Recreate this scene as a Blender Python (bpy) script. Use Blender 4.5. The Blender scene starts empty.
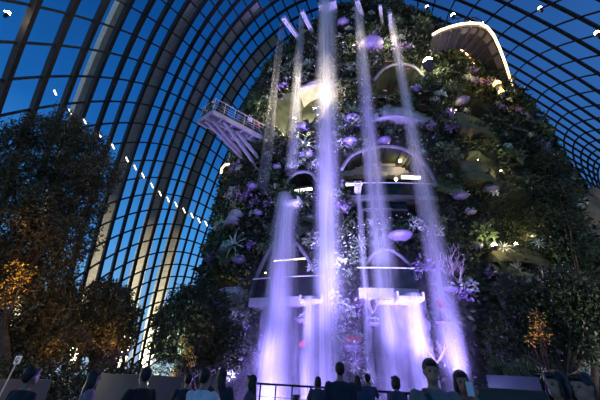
import bpy, math, random
import numpy as np
from mathutils import Vector, Matrix, noise
random.seed(7); rng = np.random.default_rng(7)
SC = bpy.context.scene; COL = SC.collection
V = Vector
# ------------------------------------------------------------------ camera
F = 303.0; H = 1.6
zc = V((25/303., 535/303., -1.)).normalized(); fw = V((0, 0, -1.))
yc = (fw - zc*(fw.dot(zc))).normalized(); xc = yc.cross(zc)
R = Matrix((xc, yc, zc)); CAM = V((0, 0, H))
cd = bpy.data.cameras.new('camera'); cam = bpy.data.objects.new('camera', cd); COL.objects.link(cam)
cam.matrix_world = Matrix.Translation(CAM) @ R.to_4x4()
cd.sensor_width = 36; cd.lens = F/600*36; cd.clip_end = 800
SC.camera = cam
SC.view_settings.view_transform = 'Standard'; SC.view_settings.look = 'None'
SC.view_settings.gamma = 1; SC.view_settings.use_curve_mapping = False
SC.view_settings.exposure = 0.0
def ray(x, y): return (R @ V(((x-300)/F, (200-y)/F, -1.))).normalized()
def atY(x, y, Y):
    d = ray(x, y); return CAM + d*(Y/d.y)
def atz(x, y, z):
    d = ray(x, y); return CAM + d*((z-H)/d.z)
def ground(x, d, z=0.0):
    """ground point in the compass direction of column x on the eye-level line, at distance d"""
    y = 200 + F*(0.566+0.0467*(x-300)/F); r = ray(x, y); k = math.hypot(r.x, r.y)
    return V((r.x/k*d, r.y/k*d, z))
RN = np.array(R)
def projN(P):
    c = (np.asarray(P)-np.array([0, 0, H])) @ RN
    return np.stack([300+F*c[:, 0]/-c[:, 2], 200-F*c[:, 1]/-c[:, 2]], 1)
# ------------------------------------------------------------------ materials
def mat(name, col, rough=.6, metal=0., emis=None, es=0., var=0., vscale=3., col2=None, island=False, spec=.5, bump=0.):
    m = bpy.data.materials.new(name); m.use_nodes = True; nt = m.node_tree; b = nt.nodes['Principled BSDF']
    b.inputs['Base Color'].default_value = (*col, 1); b.inputs['Roughness'].default_value = rough
    b.inputs['Metallic'].default_value = metal; b.inputs['Specular IOR Level'].default_value = spec
    if emis: b.inputs['Emission Color'].default_value = (*emis, 1); b.inputs['Emission Strength'].default_value = es
    if var or col2:
        mx = nt.nodes.new('ShaderNodeMix'); mx.data_type = 'RGBA'
        c2 = col2 or tuple(c*(1-var) for c in col)
        mx.inputs[6].default_value = (*col, 1); mx.inputs[7].default_value = (*c2, 1)
        if island:
            g = nt.nodes.new('ShaderNodeNewGeometry'); nt.links.new(g.outputs['Random Per Island'], mx.inputs[0])
        else:
            tc = nt.nodes.new('ShaderNodeTexCoord'); n = nt.nodes.new('ShaderNodeTexNoise')
            n.inputs['Scale'].default_value = vscale; n.inputs['Detail'].default_value = 5
            nt.links.new(tc.outputs['Object'], n.inputs['Vector'])
            rp = nt.nodes.new('ShaderNodeMapRange'); rp.inputs[1].default_value = .35; rp.inputs[2].default_value = .65
            nt.links.new(n.outputs['Fac'], rp.inputs[0]); nt.links.new(rp.outputs[0], mx.inputs[0])
            if bump:
                bp = nt.nodes.new('ShaderNodeBump'); bp.inputs['Strength'].default_value = bump
                nt.links.new(n.outputs['Fac'], bp.inputs['Height']); nt.links.new(bp.outputs[0], b.inputs['Normal'])
        nt.links.new(mx.outputs[2], b.inputs['Base Color'])
    return m
def lamp(name, col, s): return mat(name, (.8, .8, .8), emis=col, es=s)
def leafmat(name, a, b, rough=.45):
    return mat(name, a, rough, col2=b, island=True, spec=.4)
M = {}
M['steel'] = mat('painted_steel', (.05, .042, .036), .55, .2, var=.4)
M['rung'] = mat('painted_steel_rung', (.085, .07, .055), .55, .2, var=.4)
M['pale_steel'] = mat('pale_steel', (.62, .57, .47), .6, var=.25)
M['rock'] = mat('mountain_soil', (.035, .042, .028), .9, col2=(.014, .02, .012), vscale=1.2, bump=.6)
M['conc'] = mat('concrete', (.42, .42, .44), .7, var=.25, vscale=2.)
M['darkconc'] = mat('dark_concrete', (.17, .165, .16), .8, var=.35, vscale=1.5)
M['floor'] = mat('floor_paving', (.12, .12, .13), .5, var=.3)
M['leaf_dark'] = leafmat('dark_leaves', (.02, .032, .014), (.055, .068, .036))
M['leaf_mid'] = leafmat('green_leaves', (.05, .085, .035), (.14, .19, .085))
M['leaf_pale'] = leafmat('pale_leaves', (.42, .48, .36), (.85, .86, .78), .3)
M['leaf_mauve'] = leafmat('mauve_leaves', (.2, .12, .28), (.42, .3, .5))
M['leaf_tree'] = leafmat('tree_leaves', (.05, .045, .02), (.15, .12, .055), .5)
M['leaf_gold'] = leafmat('gold_and_lamplit_leaves', (.5, .3, .03), (.75, .56, .1))  # own gold of the yellow flowers; lamplight put into the amber clumps' colour
M['leaf_red'] = leafmat('red_flowers', (.6, .03, .04), (.8, .1, .1))
M['bark'] = mat('bark', (.09, .06, .04), .9, var=.5, vscale=6., bump=.5)
M['palebark'] = mat('pale_bark', (.5, .4, .4), .8, var=.3, vscale=6.)
M['stone'] = mat('brown_rock', (.3, .22, .15), .9, col2=(.1, .075, .05), vscale=.7, bump=1.)
M['pod'] = mat('glazed_pod', (.2, .165, .27), .4, var=.3, vscale=4.)
M['spout'] = mat('spout_concrete', (.7, .68, .72), .5, var=.15)
M['rail'] = mat('dark_rail', (.02, .02, .022), .4, .6)
M['wallblue'] = mat('grey_wall', (.06, .06, .085), .5, var=.15)
M['wallpale'] = mat('pale_glassy_wall', (.065, .07, .08), .35, var=.2)
M['walldark'] = mat('dark_wall', (.035, .037, .045), .5, var=.3)
M['skin'] = mat('skin', (.36, .2, .13), .5, var=.15, vscale=9)
M['hair'] = mat('dark_hair', (.012, .01, .009), .5, var=.4, vscale=30)
M['warm_strip'] = lamp('warm_strip_light', (1., .62, .27), 5.)
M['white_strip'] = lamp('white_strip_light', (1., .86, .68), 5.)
M['bulb'] = lamp('lamp_bulb', (1., .86, .62), 60.)
M['bulb_dim'] = lamp('small_lamp_bulb', (1., .8, .5), 12.)
M['bulb_gold'] = lamp('amber_bulb', (1., .5, .08), 6.)
M['black'] = mat('black_plastic', (.015, .015, .017), .4)
M['white'] = mat('white_paint', (.8, .8, .8), .5)
# clear glass: thin sheet
def glassmat(name, tint, refl):
    m = bpy.data.materials.new(name); m.use_nodes = True; nt = m.node_tree; nt.nodes.clear()
    o = nt.nodes.new('ShaderNodeOutputMaterial'); mx = nt.nodes.new('ShaderNodeMixShader')
    t = nt.nodes.new('ShaderNodeBsdfTransparent'); g = nt.nodes.new('ShaderNodeBsdfGlossy')
    t.inputs[0].default_value = (*tint, 1); g.inputs['Roughness'].default_value = .03
    fr = nt.nodes.new('ShaderNodeFresnel'); fr.inputs[0].default_value = 1.3
    mu = nt.nodes.new('ShaderNodeMath'); mu.operation = 'MULTIPLY'; mu.inputs[1].default_value = refl
    nt.links.new(fr.outputs[0], mu.inputs[0]); nt.links.new(mu.outputs[0], mx.inputs[0])
    nt.links.new(t.outputs[0], mx.inputs[1]); nt.links.new(g.outputs[0], mx.inputs[2]); nt.links.new(mx.outputs[0], o.inputs[0])
    return m
M['glass'] = glassmat('dome_glass', (.86, .93, .97), .8)
M['rail_glass'] = glassmat('balustrade_glass', (.75, .8, .88), 1.5)
# falling water: streaky half-transparent white
def watermat(name, dens, streak=9.):
    m = bpy.data.materials.new(name); m.use_nodes = True; nt = m.node_tree; nt.nodes.clear(); L = nt.links.new
    o = nt.nodes.new('ShaderNodeOutputMaterial'); mx = nt.nodes.new('ShaderNodeMixShader'); ad = nt.nodes.new('ShaderNodeMixShader')
    t = nt.nodes.new('ShaderNodeBsdfTransparent'); d = nt.nodes.new('ShaderNodeBsdfDiffuse'); tr = nt.nodes.new('ShaderNodeBsdfTranslucent')
    for n in (d, tr): n.inputs[0].default_value = (.9, .91, .95, 1)
    ad.inputs[0].default_value = .5; L(d.outputs[0], ad.inputs[1]); L(tr.outputs[0], ad.inputs[2])
    uv = nt.nodes.new('ShaderNodeUVMap'); sp = nt.nodes.new('ShaderNodeSeparateXYZ'); L(uv.outputs[0], sp.inputs[0])
    s1 = nt.nodes.new('ShaderNodeMath'); s1.operation = 'MULTIPLY'; s1.inputs[1].default_value = math.pi; L(sp.outputs[0], s1.inputs[0])
    s2 = nt.nodes.new('ShaderNodeMath'); s2.operation = 'SINE'; L(s1.outputs[0], s2.inputs[0])
    s3 = nt.nodes.new('ShaderNodeMath'); s3.operation = 'POWER'; s3.inputs[1].default_value = 1.6; L(s2.outputs[0], s3.inputs[0])
    mp = nt.nodes.new('ShaderNodeMapping'); mp.inputs['Scale'].default_value = (streak, .35, 1); L(uv.outputs[0], mp.inputs[0])
    n = nt.nodes.new('ShaderNodeTexNoise'); n.inputs['Scale'].default_value = 1.; n.inputs['Detail'].default_value = 4; L(mp.outputs[0], n.inputs['Vector'])
    r = nt.nodes.new('ShaderNodeMapRange'); r.inputs[1].default_value = .3; r.inputs[2].default_value = .75; r.inputs[3].default_value = .45; r.inputs[4].default_value = 1.2
    L(n.outputs['Fac'], r.inputs[0])
    a = nt.nodes.new('ShaderNodeMath'); a.operation = 'MULTIPLY'; L(s3.outputs[0], a.inputs[0]); L(r.outputs[0], a.inputs[1])
    b = nt.nodes.new('ShaderNodeMath'); b.operation = 'MULTIPLY'; b.use_clamp = True; b.inputs[1].default_value = dens; L(a.outputs[0], b.inputs[0])
    L(b.outputs[0], mx.inputs[0]); L(t.outputs[0], mx.inputs[1]); L(ad.outputs[0], mx.inputs[2]); L(mx.outputs[0], o.inputs[0])
    return m
M['water'] = watermat('falling_water', .4)
M['water_thin'] = watermat('thin_falling_water', .33, 4.)
M['water_faint'] = watermat('faint_falling_water', .16, 3.)
M['water_wide'] = watermat('wide_falling_water', .42, 7.)
# ------------------------------------------------------------------ mesh builder
def fastmesh(name, Vs, Fs):
    """Vs (n,3), Fs (m,4) or list of faces"""
    me = bpy.data.meshes.new(name)
    if isinstance(Fs, np.ndarray):
        me.vertices.add(len(Vs)); me.vertices.foreach_set('co', np.asarray(Vs, np.float32).ravel())
        k = Fs.shape[1]; me.loops.add(Fs.size); me.loops.foreach_set('vertex_index', Fs.astype(np.int32).ravel())
        me.polygons.add(len(Fs)); me.polygons.foreach_set('loop_start', np.arange(0, Fs.size, k, dtype=np.int32))
        me.update(calc_edges=True); me.validate()
    else:
        me.from_pydata([tuple(v) for v in Vs], [], Fs); me.update()
    return me
class MB:
    def __init__(s): s.v = []; s.f = []
    def add(s, vs, fs):
        o = len(s.v); s.v += [V(v) for v in vs]; s.f += [tuple(i+o for i in f) for f in fs]; return s
    def box(s, c, size, ax=None):
        x, y, z = ax or (V((1, 0, 0)), V((0, 1, 0)), V((0, 0, 1))); c = V(c); a, b, d = (q/2 for q in size)
        vs = [c+x*i*a+y*j*b+z*k*d for i in (-1, 1) for j in (-1, 1) for k in (-1, 1)]
        return s.add(vs, [(0, 1, 3, 2), (4, 6, 7, 5), (0, 4, 5, 1), (2, 3, 7, 6), (0, 2, 6, 4), (1, 5, 7, 3)])
    def beam(s, a, b, w, h, up=V((0, 0, 1))):
        a, b = V(a), V(b); d = (b-a); l = d.length; d /= l
        x = d.cross(up).normalized(); u = x.cross(d)
        return s.box((a+b)/2, (l, w, h), (d, x, u))
    def tube(s, pts, rad, n=8, cap=True):
        pts = [V(p) for p in pts]
        if not hasattr(rad, '__len__'): rad = [rad]*len(pts)
        t = (pts[1]-pts[0]).normalized(); a = t.orthogonal().normalized(); vs = []; m = len(pts)
        for i, p in enumerate(pts):
            d = (pts[min(i+1, m-1)]-pts[max(i-1, 0)])
            if d.length > 1e-9: t = d.normalized()
            a = (a-t*a.dot(t))
            a = a.normalized() if a.length > 1e-6 else t.orthogonal().normalized()
            b = t.cross(a)
            vs += [p+(a*math.cos(2*math.pi*k/n)+b*math.sin(2*math.pi*k/n))*rad[i] for k in range(n)]
        fs = [(i*n+k, i*n+(k+1) % n, (i+1)*n+(k+1) % n, (i+1)*n+k) for i in range(m-1) for k in range(n)]
        if cap: fs += [tuple(range(n))[::-1], tuple(range((m-1)*n, m*n))]
        return s.add(vs, fs)
    def capsule(s, a, b, ra, rb, n=12):
        a, b = V(a), V(b); d = (b-a).normalized(); P = []; Q = []
        for q in (90, 60, 30, 0): P.append(a-d*ra*math.sin(math.radians(q))); Q.append(max(ra*math.cos(math.radians(q)), .002))
        for q in (0, 30, 60, 90): P.append(b+d*rb*math.sin(math.radians(q))); Q.append(max(rb*math.cos(math.radians(q)), .002))
        return s.tube(P, Q, n)
    def ell(s, c, r, n=14, m=9, ax=None):
        x, y, z = ax or (V((1, 0, 0)), V((0, 1, 0)), V((0, 0, 1))); c = V(c)
        vs = [c+z*r[2]]; fs = []
        for i in range(1, m):
            p = math.pi*i/m
            for k in range(n):
                q = 2*math.pi*k/n; vs.append(c+x*r[0]*math.sin(p)*math.cos(q)+y*r[1]*math.sin(p)*math.sin(q)+z*r[2]*math.cos(p))
        vs.append(c-z*r[2]); e = len(vs)-1
        for k in range(n):
            fs.append((0, 1+k, 1+(k+1) % n)); fs.append((e, 1+(m-2)*n+(k+1) % n, 1+(m-2)*n+k))
            for i in range(m-2): fs.append((1+i*n+k, 1+(i+1)*n+k, 1+(i+1)*n+(k+1) % n, 1+i*n+(k+1) % n))
        return s.add(vs, fs)
    def loft(s, rings, n=18):
        """rings: (centre, rx, ry) horizontal ellipses bottom to top"""
        vs = []; m = len(rings)
        for c, rx, ry in rings:
            c = V(c); vs += [c+V((rx*math.cos(2*math.pi*k/n), ry*math.sin(2*math.pi*k/n), 0)) for k in range(n)]
        fs = [(i*n+k, i*n+(k+1) % n, (i+1)*n+(k+1) % n, (i+1)*n+k) for i in range(m-1) for k in range(n)]
        fs += [tuple(range(n))[::-1], tuple(range((m-1)*n, m*n))]
        return s.add(vs, fs)
    def slab(s, edge, inward, th):
        """horizontal slab: front edge polyline, back edge = edge+inward, thickness th below"""
        n = len(edge); a = [V(p) for p in edge]; b = [p+V(inward) for p in a]; z = V((0, 0, th))
        vs = a+b+[p-z for p in a]+[p-z for p in b]; fs = []
        for i in range(n-1):
            fs += [(i, i+1, n+i+1, n+i), (2*n+i, 3*n+i, 3*n+i+1, 2*n+i+1), (i, 2*n+i, 2*n+i+1, i+1), (n+i, n+i+1, 3*n+i+1, 3*n+i)]
        fs += [(0, n, 3*n, 2*n), (n-1, 3*n-1, 4*n-1, 2*n-1)]
        return s.add(vs, fs)
    def wall(s, edge, h, th=.03):
        """upright panel along a polyline"""
        n = len(edge); e = [V(p) for p in edge]; off = []
        for i in range(n):
            d = e[min(i+1, n-1)]-e[max(i-1, 0)]; off.append(V((-d.y, d.x, 0)).normalized()*th)
        z = V((0, 0, h)); vs = e+[p+o for p, o in zip(e, off)]+[p+z for p in e]+[p+o+z for p, o in zip(e, off)]; fs = []
        for i in range(n-1):
            fs += [(i, i+1, 2*n+i+1, 2*n+i), (n+i, 3*n+i, 3*n+i+1, n+i+1), (2*n+i, 2*n+i+1, 3*n+i+1, 3*n+i), (i, n+i, n+i+1, i+1)]
        fs += [(0, 2*n, 3*n, n), (n-1, 2*n-1, 4*n-1, 3*n-1)]
        return s.add(vs, fs)
    def leaf(s, base, d, up, l, w, droop=.5, segs=4):
        base, d, up = V(base), V(d).normalized(), V(up); x = d.cross(up)
        x = x.normalized() if x.length > 1e-5 else d.orthogonal().normalized()
        p = base.copy(); vs = []; q = d.copy(); g = V((0, 0, -1))
        for i in range(segs+1):
            t = i/segs; ww = w*(math.sin(math.pi*(.12+.88*t)) if i < segs else .04)
            vs += [p+x*ww/2, p-x*ww/2]
            q = (q+g*droop/segs).normalized(); p = p+q*(l/segs)
        return s.add(vs, [(2*i, 2*i+1, 2*i+3, 2*i+2) for i in range(segs)])
ORG = {}
def tag(o, label=None, cat=None, group=None, kind=None):
    if label: o['label'] = label
    if cat: o['category'] = cat
    if group: o['group'] = group
    if kind: o['kind'] = kind
    return o
def root(name, loc, label=None, cat=None, group=None, kind=None):
    o = bpy.data.objects.new(name, None); COL.objects.link(o); o.location = loc; o.empty_display_size = .2
    ORG[o.name] = V(loc); return tag(o, label, cat, group, kind)
def build(name, mb, m, parent=None, smooth=False, loc=None, **kw):
    """ONE mesh object; vertices given in world space"""
    org = ORG[parent.name] if parent else (V(loc) if loc is not None else V((0, 0, 0)))
    if isinstance(mb, MB): me = fastmesh(name, [v-org for v in mb.v], mb.f)
    else: me = fastmesh(name, np.asarray(mb[0])-np.array(org), mb[1])
    me.materials.append(m if not isinstance(m, str) else M[m])
    if smooth: me.polygons.foreach_set('use_smooth', [True]*len(me.polygons))
    o = bpy.data.objects.new(name, me); COL.objects.link(o)
    if parent: o.parent = parent
    else: o.location = org
    ORG[o.name] = org
    return tag(o, **kw)
def leafcloud(P, N, size, width=.42, spread=.9):
    """n separate leaves: P points, N outward normals, size lengths -> folded quads"""
    n = len(P); d = N*.55+rng.normal(0, spread*.6, (n, 3)); d[:, 2] -= .25
    d /= np.linalg.norm(d, axis=1)[:, None]
    a = rng.normal(0, 1, (n, 3)); x = np.cross(d, a); x /= np.linalg.norm(x, axis=1)[:, None]
    u = np.cross(x, d); s = size[:, None]
    B = P; T = P+d*s-u*s*.12; Mi = P+d*s*.45+u*s*.06
    Lf = Mi+x*s*width/2-u*s*.05; Rt = Mi-x*s*width/2-u*s*.05
    Vs = np.stack([B, Rt, T, Lf], 1).reshape(-1, 3); Fs = np.arange(4*n).reshape(n, 4)
    return Vs, Fs
# ------------------------------------------------------------------ lights
def spot(pos, tgt, col, watts, ang=60, blend=.6, size=.3):
    l = bpy.data.lights.new('spotlight', 'SPOT'); l.color = col; l.energy = watts; l.spot_size = math.radians(ang); l.spot_blend = blend; l.shadow_soft_size = size
    o = bpy.data.objects.new('spotlight', l); COL.objects.link(o); o.location = pos
    o.rotation_euler = (V(tgt)-V(pos)).to_track_quat('-Z', 'Y').to_euler(); return o
def point(pos, col, watts, size=.15):
    l = bpy.data.lights.new('point_lamp', 'POINT'); l.color = col; l.energy = watts; l.shadow_soft_size = size
    o = bpy.data.objects.new('point_lamp', l); COL.objects.link(o); o.location = pos; return o
#@@WORLD
# ------------------------------------------------------------------ sky
w = bpy.data.worlds.new('sky'); SC.world = w; w.use_nodes = True; nt = w.node_tree
bg = nt.nodes['Background']; tc = nt.nodes.new('ShaderNodeTexCoord'); sp = nt.nodes.new('ShaderNodeSeparateXYZ')
nt.links.new(tc.outputs['Generated'], sp.inputs[0])
rp = nt.nodes.new('ShaderNodeValToRGB'); nt.links.new(sp.outputs[2], rp.inputs[0])
el = rp.color_ramp.elements
el[0].position = 0.; el[0].color = (.42, .55, .72, 1)
el[1].position = 1.; el[1].color = (.002, .035, .16, 1)
for p, c in ((.12, (.22, .48, .8)), (.32, (.06, .32, .78)), (.55, (.012, .135, .46)), (.8, (.004, .072, .29))):
    e = el.new(p); e.color = (*c, 1)
nz = nt.nodes.new('ShaderNodeTexNoise'); nz.inputs['Scale'].default_value = 2.5; nz.inputs['Detail'].default_value = 4
nt.links.new(tc.outputs['Generated'], nz.inputs['Vector'])
mr = nt.nodes.new('ShaderNodeMapRange'); mr.inputs[3].default_value = .75; mr.inputs[4].default_value = 1.25; nt.links.new(nz.outputs['Fac'], mr.inputs[0])
xr = nt.nodes.new('ShaderNodeMapRange'); xr.inputs[1].default_value = .1; xr.inputs[2].default_value = .8; nt.links.new(sp.outputs[0], xr.inputs[0])
mxs = nt.nodes.new('ShaderNodeMix'); mxs.data_type = 'RGBA'; mxs.inputs[7].default_value = (.045, .14, .42, 1)
hf = nt.nodes.new('ShaderNodeMath'); hf.operation = 'MULTIPLY'; hf.inputs[1].default_value = .75; nt.links.new(xr.outputs[0], hf.inputs[0]); nt.links.new(hf.outputs[0], mxs.inputs[0])
nt.links.new(rp.outputs[0], mxs.inputs[6]); nt.links.new(mxs.outputs[2], bg.inputs['Color']); nt.links.new(mr.outputs[0], bg.inputs['Strength'])
# ------------------------------------------------------------------ ground
mb = MB(); mb.box((9, 20, -.15), (76, 64, .3)); build('floor', mb, 'floor', kind='structure', label='dark paved floor of the conservatory')
# ------------------------------------------------------------------ glass dome
DC = np.array([9., 20., -.2]); DA = np.array([40., 34., 52.])
PF = np.array([0.5418388886, -0.0032123857, 0.639603514, 0.0045241859, -0.0002392974, -0.0011686961, 0.0007091317, 0.0794844387, 0.0016910208, 0.0043031805, 1.6598471473, 0.0026385155, -0.0013948635, -0.3836724982, 1.5574848656, -0.0733224275, 0.0006559336, -0.00330446, 0.0062996872, 0.0004073231, 0.0042175874, -0.0002603249])
def dome_model(k, j):
    p = PF; th, o1, o2 = p[0], p[1], p[2]; K = (k-8)/8.
    d = p[3]*K+p[4]*K*K; c = p[5]*K+p[6]*K*K; A = p[7]+p[8]*K+p[9]*K*K; B = p[10]+p[11]*K+p[12]*K*K; J = (j+5)/15.
    ph = p[14]+p[15]*J+p[16]*J*J+p[17]*K+p[18]*J*K+p[19]*K*K+p[20]*J**3+p[21]*J*J*K
    u = -A*np.cos(ph); z = B*np.sin(ph)
    e1 = np.array([np.cos(th), -np.sin(th), 0]); e2 = np.array([np.sin(th), np.cos(th), 0])
    return (o1+c+u)[:, None]*e1+(o2+d+p[13]*z)[:, None]*e2+np.array([0, 0, 1.])*z[:, None]
def dome_pt(k, j, sc=1.):
    """lattice node (k, j) on the ellipsoid shell"""
    d = dome_model(np.asarray(k, float), np.asarray(j, float))-np.array([0, 0, 1.65]); d /= np.linalg.norm(d, axis=1)[:, None]
    A = DA*sc; o = (np.array([0, 0, H])-DC)/A; q = d/A
    a = (q*q).sum(1); b = (q*o).sum(1); c = (o*o).sum()-1
    t = (-b+np.sqrt(b*b-a*c))/a
    P = np.array([0, 0, H])+d*t[:, None]
    N = -(P-DC)/(DA*DA); N /= np.linalg.norm(N, axis=1)[:, None]
    return P, N, d
def strip(P, N, w, depth, keep, off=0.):
    """bar of box section along a polyline on the shell: w across, depth inwards"""
    mb = MB(); run = []
    def flush():
        if len(run) > 2:
            vs = []; n = len(run)
            for i in range(n):
                t = V(P[run[min(i+1, n-1)]]-P[run[max(i-1, 0)]]).normalized(); nn = V(N[run[i]]); x = t.cross(nn).normalized()
                p = V(P[run[i]])+nn*off; vs += [p+x*w/2, p-x*w/2, p-x*w/2+nn*depth, p+x*w/2+nn*depth]
            fs = [(4*i+a, 4*i+(a+1) % 4, 4*i+4+(a+1) % 4, 4*i+4+a) for i in range(n-1) for a in range(4)]
            mb.add(vs, fs+[(0, 1, 2, 3), (4*n-1, 4*n-2, 4*n-3, 4*n-4)])
        run.clear()
    for i in range(len(P)):
        if keep[i]: run.append(i)
        else: flush()
    flush(); return mb
dome = root('ceiling', (9, 20, 0), 'dark steel lattice dome of glass panes under the evening sky', kind='structure')
def okpts(P, d): return (P[:, 2] > .05) & (P[:, 1] > -13.5)
KS = range(-5, 30)
for k in KS:
    j = np.linspace(-36, 24, 181); P, N, d = dome_pt(np.full(181, k), j)
    mb = strip(P, N, .40-.009*min(k, 17), .66-.022*min(k, 17), okpts(P, d))
    if mb.v: build('rib', mb, 'steel', dome)
for j in range(-36, 25):
    k = np.linspace(-5, 29, 171); P, N, d = dome_pt(k, np.full(171, j))
    mb = strip(P, N, .19, .26, okpts(P, d))
    if mb.v: build('purlin', mb, 'rung', dome)
# the pane skin: whole ellipsoid shell
mb = MB(); n, m = 72, 18; vs = []; fs = []
for i in range(m+1):
    p = math.pi/2*i/m
    for k in range(n):
        q = 2*math.pi*k/n; vs.append((DC[0]+DA[0]*1.002*math.cos(q)*math.cos(p), DC[1]+DA[1]*1.002*math.sin(q)*math.cos(p), DC[2]+DA[2]*1.002*math.sin(p)))
fs = [(i*n+k, i*n+(k+1) % n, (i+1)*n+(k+1) % n, (i+1)*n+k) for i in range(m) for k in range(n)]
mb.add(vs, fs); build('glass_skin', mb, 'glass', dome, smooth=True)
# exterior arches seen through the panes
AR = root('exterior_arches', (-25, 40, 0), kind='structure')
bpy.data.objects.remove(AR)
for k, nm in ((2.6, 'nearest'), (6.45, 'second'), (10.45, 'third'), (13.4, 'farthest')):
    j = np.linspace(-6, 24, 121); P, N, d = dome_pt(np.full(121, k), j, 1.05)
    mb = strip(P, N, 1.7 if k > 7 else (1.4 if k > 5 else .8), .8, P[:, 2] > .05)
    o = build('exterior_arch', mb, 'pale_steel', label='pale steel arch outside the glass dome, %s of the four from the viewer' % nm, cat='arch', group='steel arches outside the dome')
    i = np.where(P[:, 2] > .6)[0]; b = i[np.argmin(P[i, 2])]; t = min(len(P)-1, max(0, b-40))
    base = V(P[b])
    spot(V((base.x*1.0, base.y, .4))+V(N[b])*1.6+V((0, 0, 0)), V(P[max(0, b-25)]), (1., .86, .62), 26000, 60)
# ------------------------------------------------------------------ the mountain's shape
MZ = [0, 8, 15, 22, 28, 33, 37, 40, 42]
MXL = [-7.9, -7.9, -7.7, -7.4, -6.7, -4.9, -2., 1.3, 4.5]
MXR = [26, 26.5, 26.5, 26, 24.5, 21.5, 18, 15, 11]
MYF = [17.3, 17.5, 17.7, 17.9, 18.1, 18.4, 18.9, 20, 23]
MYB = [40, 40, 40, 40, 39, 38, 36, 33, 29]
def mprof(z):
    xl, xr, yf, yb = (np.interp(z, MZ, a) for a in (MXL, MXR, MYF, MYB))
    return (xl+xr)/2, (xr-xl)/2, (yf+yb)/2, (yb-yf)/2
MN = 2.3
def mpt(th, z):
    cx, rx, cy, ry = mprof(z); c, s = np.cos(th), np.sin(th)
    return np.stack([cx+rx*np.sign(c)*np.abs(c)**(2/MN), cy+ry*np.sign(s)*np.abs(s)**(2/MN), np.broadcast_to(z, np.shape(th)).astype(float)], -1)
def mnorm(th, z):
    e = 1e-3; a = mpt(th+e, z)-mpt(th-e, z); b = mpt(th, np.minimum(z+.05, 41.95))-mpt(th, z-.05)
    n = np.cross(a, b); l = np.linalg.norm(n, axis=-1, keepdims=True); return n/np.maximum(l, 1e-9)
def minside(p):
    if p.z > 42 or p.z < 0: return False
    cx, rx, cy, ry = mprof(p.z); return abs((p.x-cx)/rx)**MN+abs((p.y-cy)/ry)**MN < 1
def on_mtn(x, y, out=0.):
    """first point of the mountain surface along a sight line; (point, outward normal)"""
    d = ray(x, y); t = 8.; p = CAM+d*t
    while t < 70:
        p = CAM+d*t
        if minside(p): break
        t += .15
    else: raise ValueError('misses the mountain at %s' % ((x, y),))
    a, b = t-.15, t
    for _ in range(14):
        c = (a+b)/2
        if minside(CAM+d*c): b = c
        else: a = c
    p = CAM+d*b; cx, rx, cy, ry = mprof(p.z)
    q = V(((abs((p.x-cx)/rx)**(MN-1))*math.copysign(1, p.x-cx)/rx, (abs((p.y-cy)/ry)**(MN-1))*math.copysign(1, p.y-cy)/ry, 0)).normalized()
    p2 = p+V((0, 0, .3)); k = .0
    return p-d*(out/max(.35, -d.dot(q))), q
def inpoly(P, poly):
    x, y = P[:, 0], P[:, 1]; r = np.zeros(len(P), bool); n = len(poly)
    for i in range(n):
        (x1, y1), (x2, y2) = poly[i], poly[(i+1) % n]
        c = ((y1 > y) != (y2 > y)) & (x < (x2-x1)*(y-y1)/((y2-y1) or 1e-9)+x1); r ^= c
    return r
OPEN = {
 'main': ([(341, 168), (351, 156), (366, 149), (386, 146), (404, 149), (418, 157), (429, 170), (437, 187), (440, 205), (420, 214), (396, 221), (362, 226), (352, 210), (346, 190)], 5.0),
 'small': ([(283, 192), (289, 178), (299, 172), (311, 173), (318, 182), (317, 196), (300, 205)], 3.0),
 'leftlow': ([(248, 306), (254, 284), (262, 262), (271, 247), (283, 236), (292, 239), (303, 252), (315, 271), (326, 288), (328, 304)], 4.5),
 'midlow': ([(358, 304), (362, 275), (370, 256), (384, 249), (398, 254), (410, 266), (419, 285), (424, 304)], 4.5),
 'upper': ([(372, 84), (382, 70), (398, 64), (415, 68), (426, 82), (428, 98), (404, 102), (378, 103)], 3.0),
 'warm': ([(270, 116), (277, 101), (300, 88), (336, 82), (341, 96), (336, 116), (306, 134), (276, 134)], 2.2),
 'green': ([(490, 248), (493, 215), (503, 196), (520, 190), (540, 200), (546, 246)], 3.0),
 'rightup': ([(452, 113), (462, 103), (480, 103), (497, 116), (497, 122), (470, 118)], 2.5),
 'rightmid': ([(462, 168), (466, 154), (482, 151), (498, 160), (499, 174)], 2.5),
 'lefttop': ([(222, 222), (226, 207), (236, 203), (242, 207), (240, 218)], 2.0),
 'leftmid': ([(208, 305), (211, 287), (226, 279), (243, 281), (243, 303)], 2.0),
}
def wallpts(th, z, margin=None):
    P = mpt(th, z); N = mnorm(th, z); px = projN(P); vis = ((np.array([0, 0, H])-P)*N).sum(-1) > 0
    return P, N, px, vis
# mountain core with recesses
TH = np.linspace(math.pi*.9, math.pi*2.1, 330); ZZ = np.concatenate([np.arange(0, 41.9, .22), [41.95]])
tt, zz = np.meshgrid(TH, ZZ); th1, z1 = tt.ravel(), zz.ravel()
P, N, px, vis = wallpts(th1, z1)
push = np.zeros(len(P))
for nm, (poly, dep) in OPEN.items(): push = np.where(inpoly(px, poly) & vis & (push == 0), dep, push)
bump = np.array([noise.fractal(V(p*.35), 1., 2., 4) for p in P])*.35-.25
Nh = N.copy(); Nh[:, 2] = 0; Nh /= np.maximum(np.linalg.norm(Nh, axis=1), .05)[:, None]
P2 = P+N*np.where(push > 0, 0, bump)[:, None]-Nh*push[:, None]
nT, nZ = len(TH), len(ZZ)
i, j = np.meshgrid(np.arange(nZ-1), np.arange(nT-1), indexing='ij'); a = (i*nT+j).ravel()
Fq = np.stack([a, a+1, a+nT+1, a+nT], 1)
MT = root('planted_mountain', (9, 28, 0), 'tall mountain tower clad in plants with arched openings and waterfalls', 'mountain')
build('wall_core', (P2, Fq), 'rock', MT, smooth=True)
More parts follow.
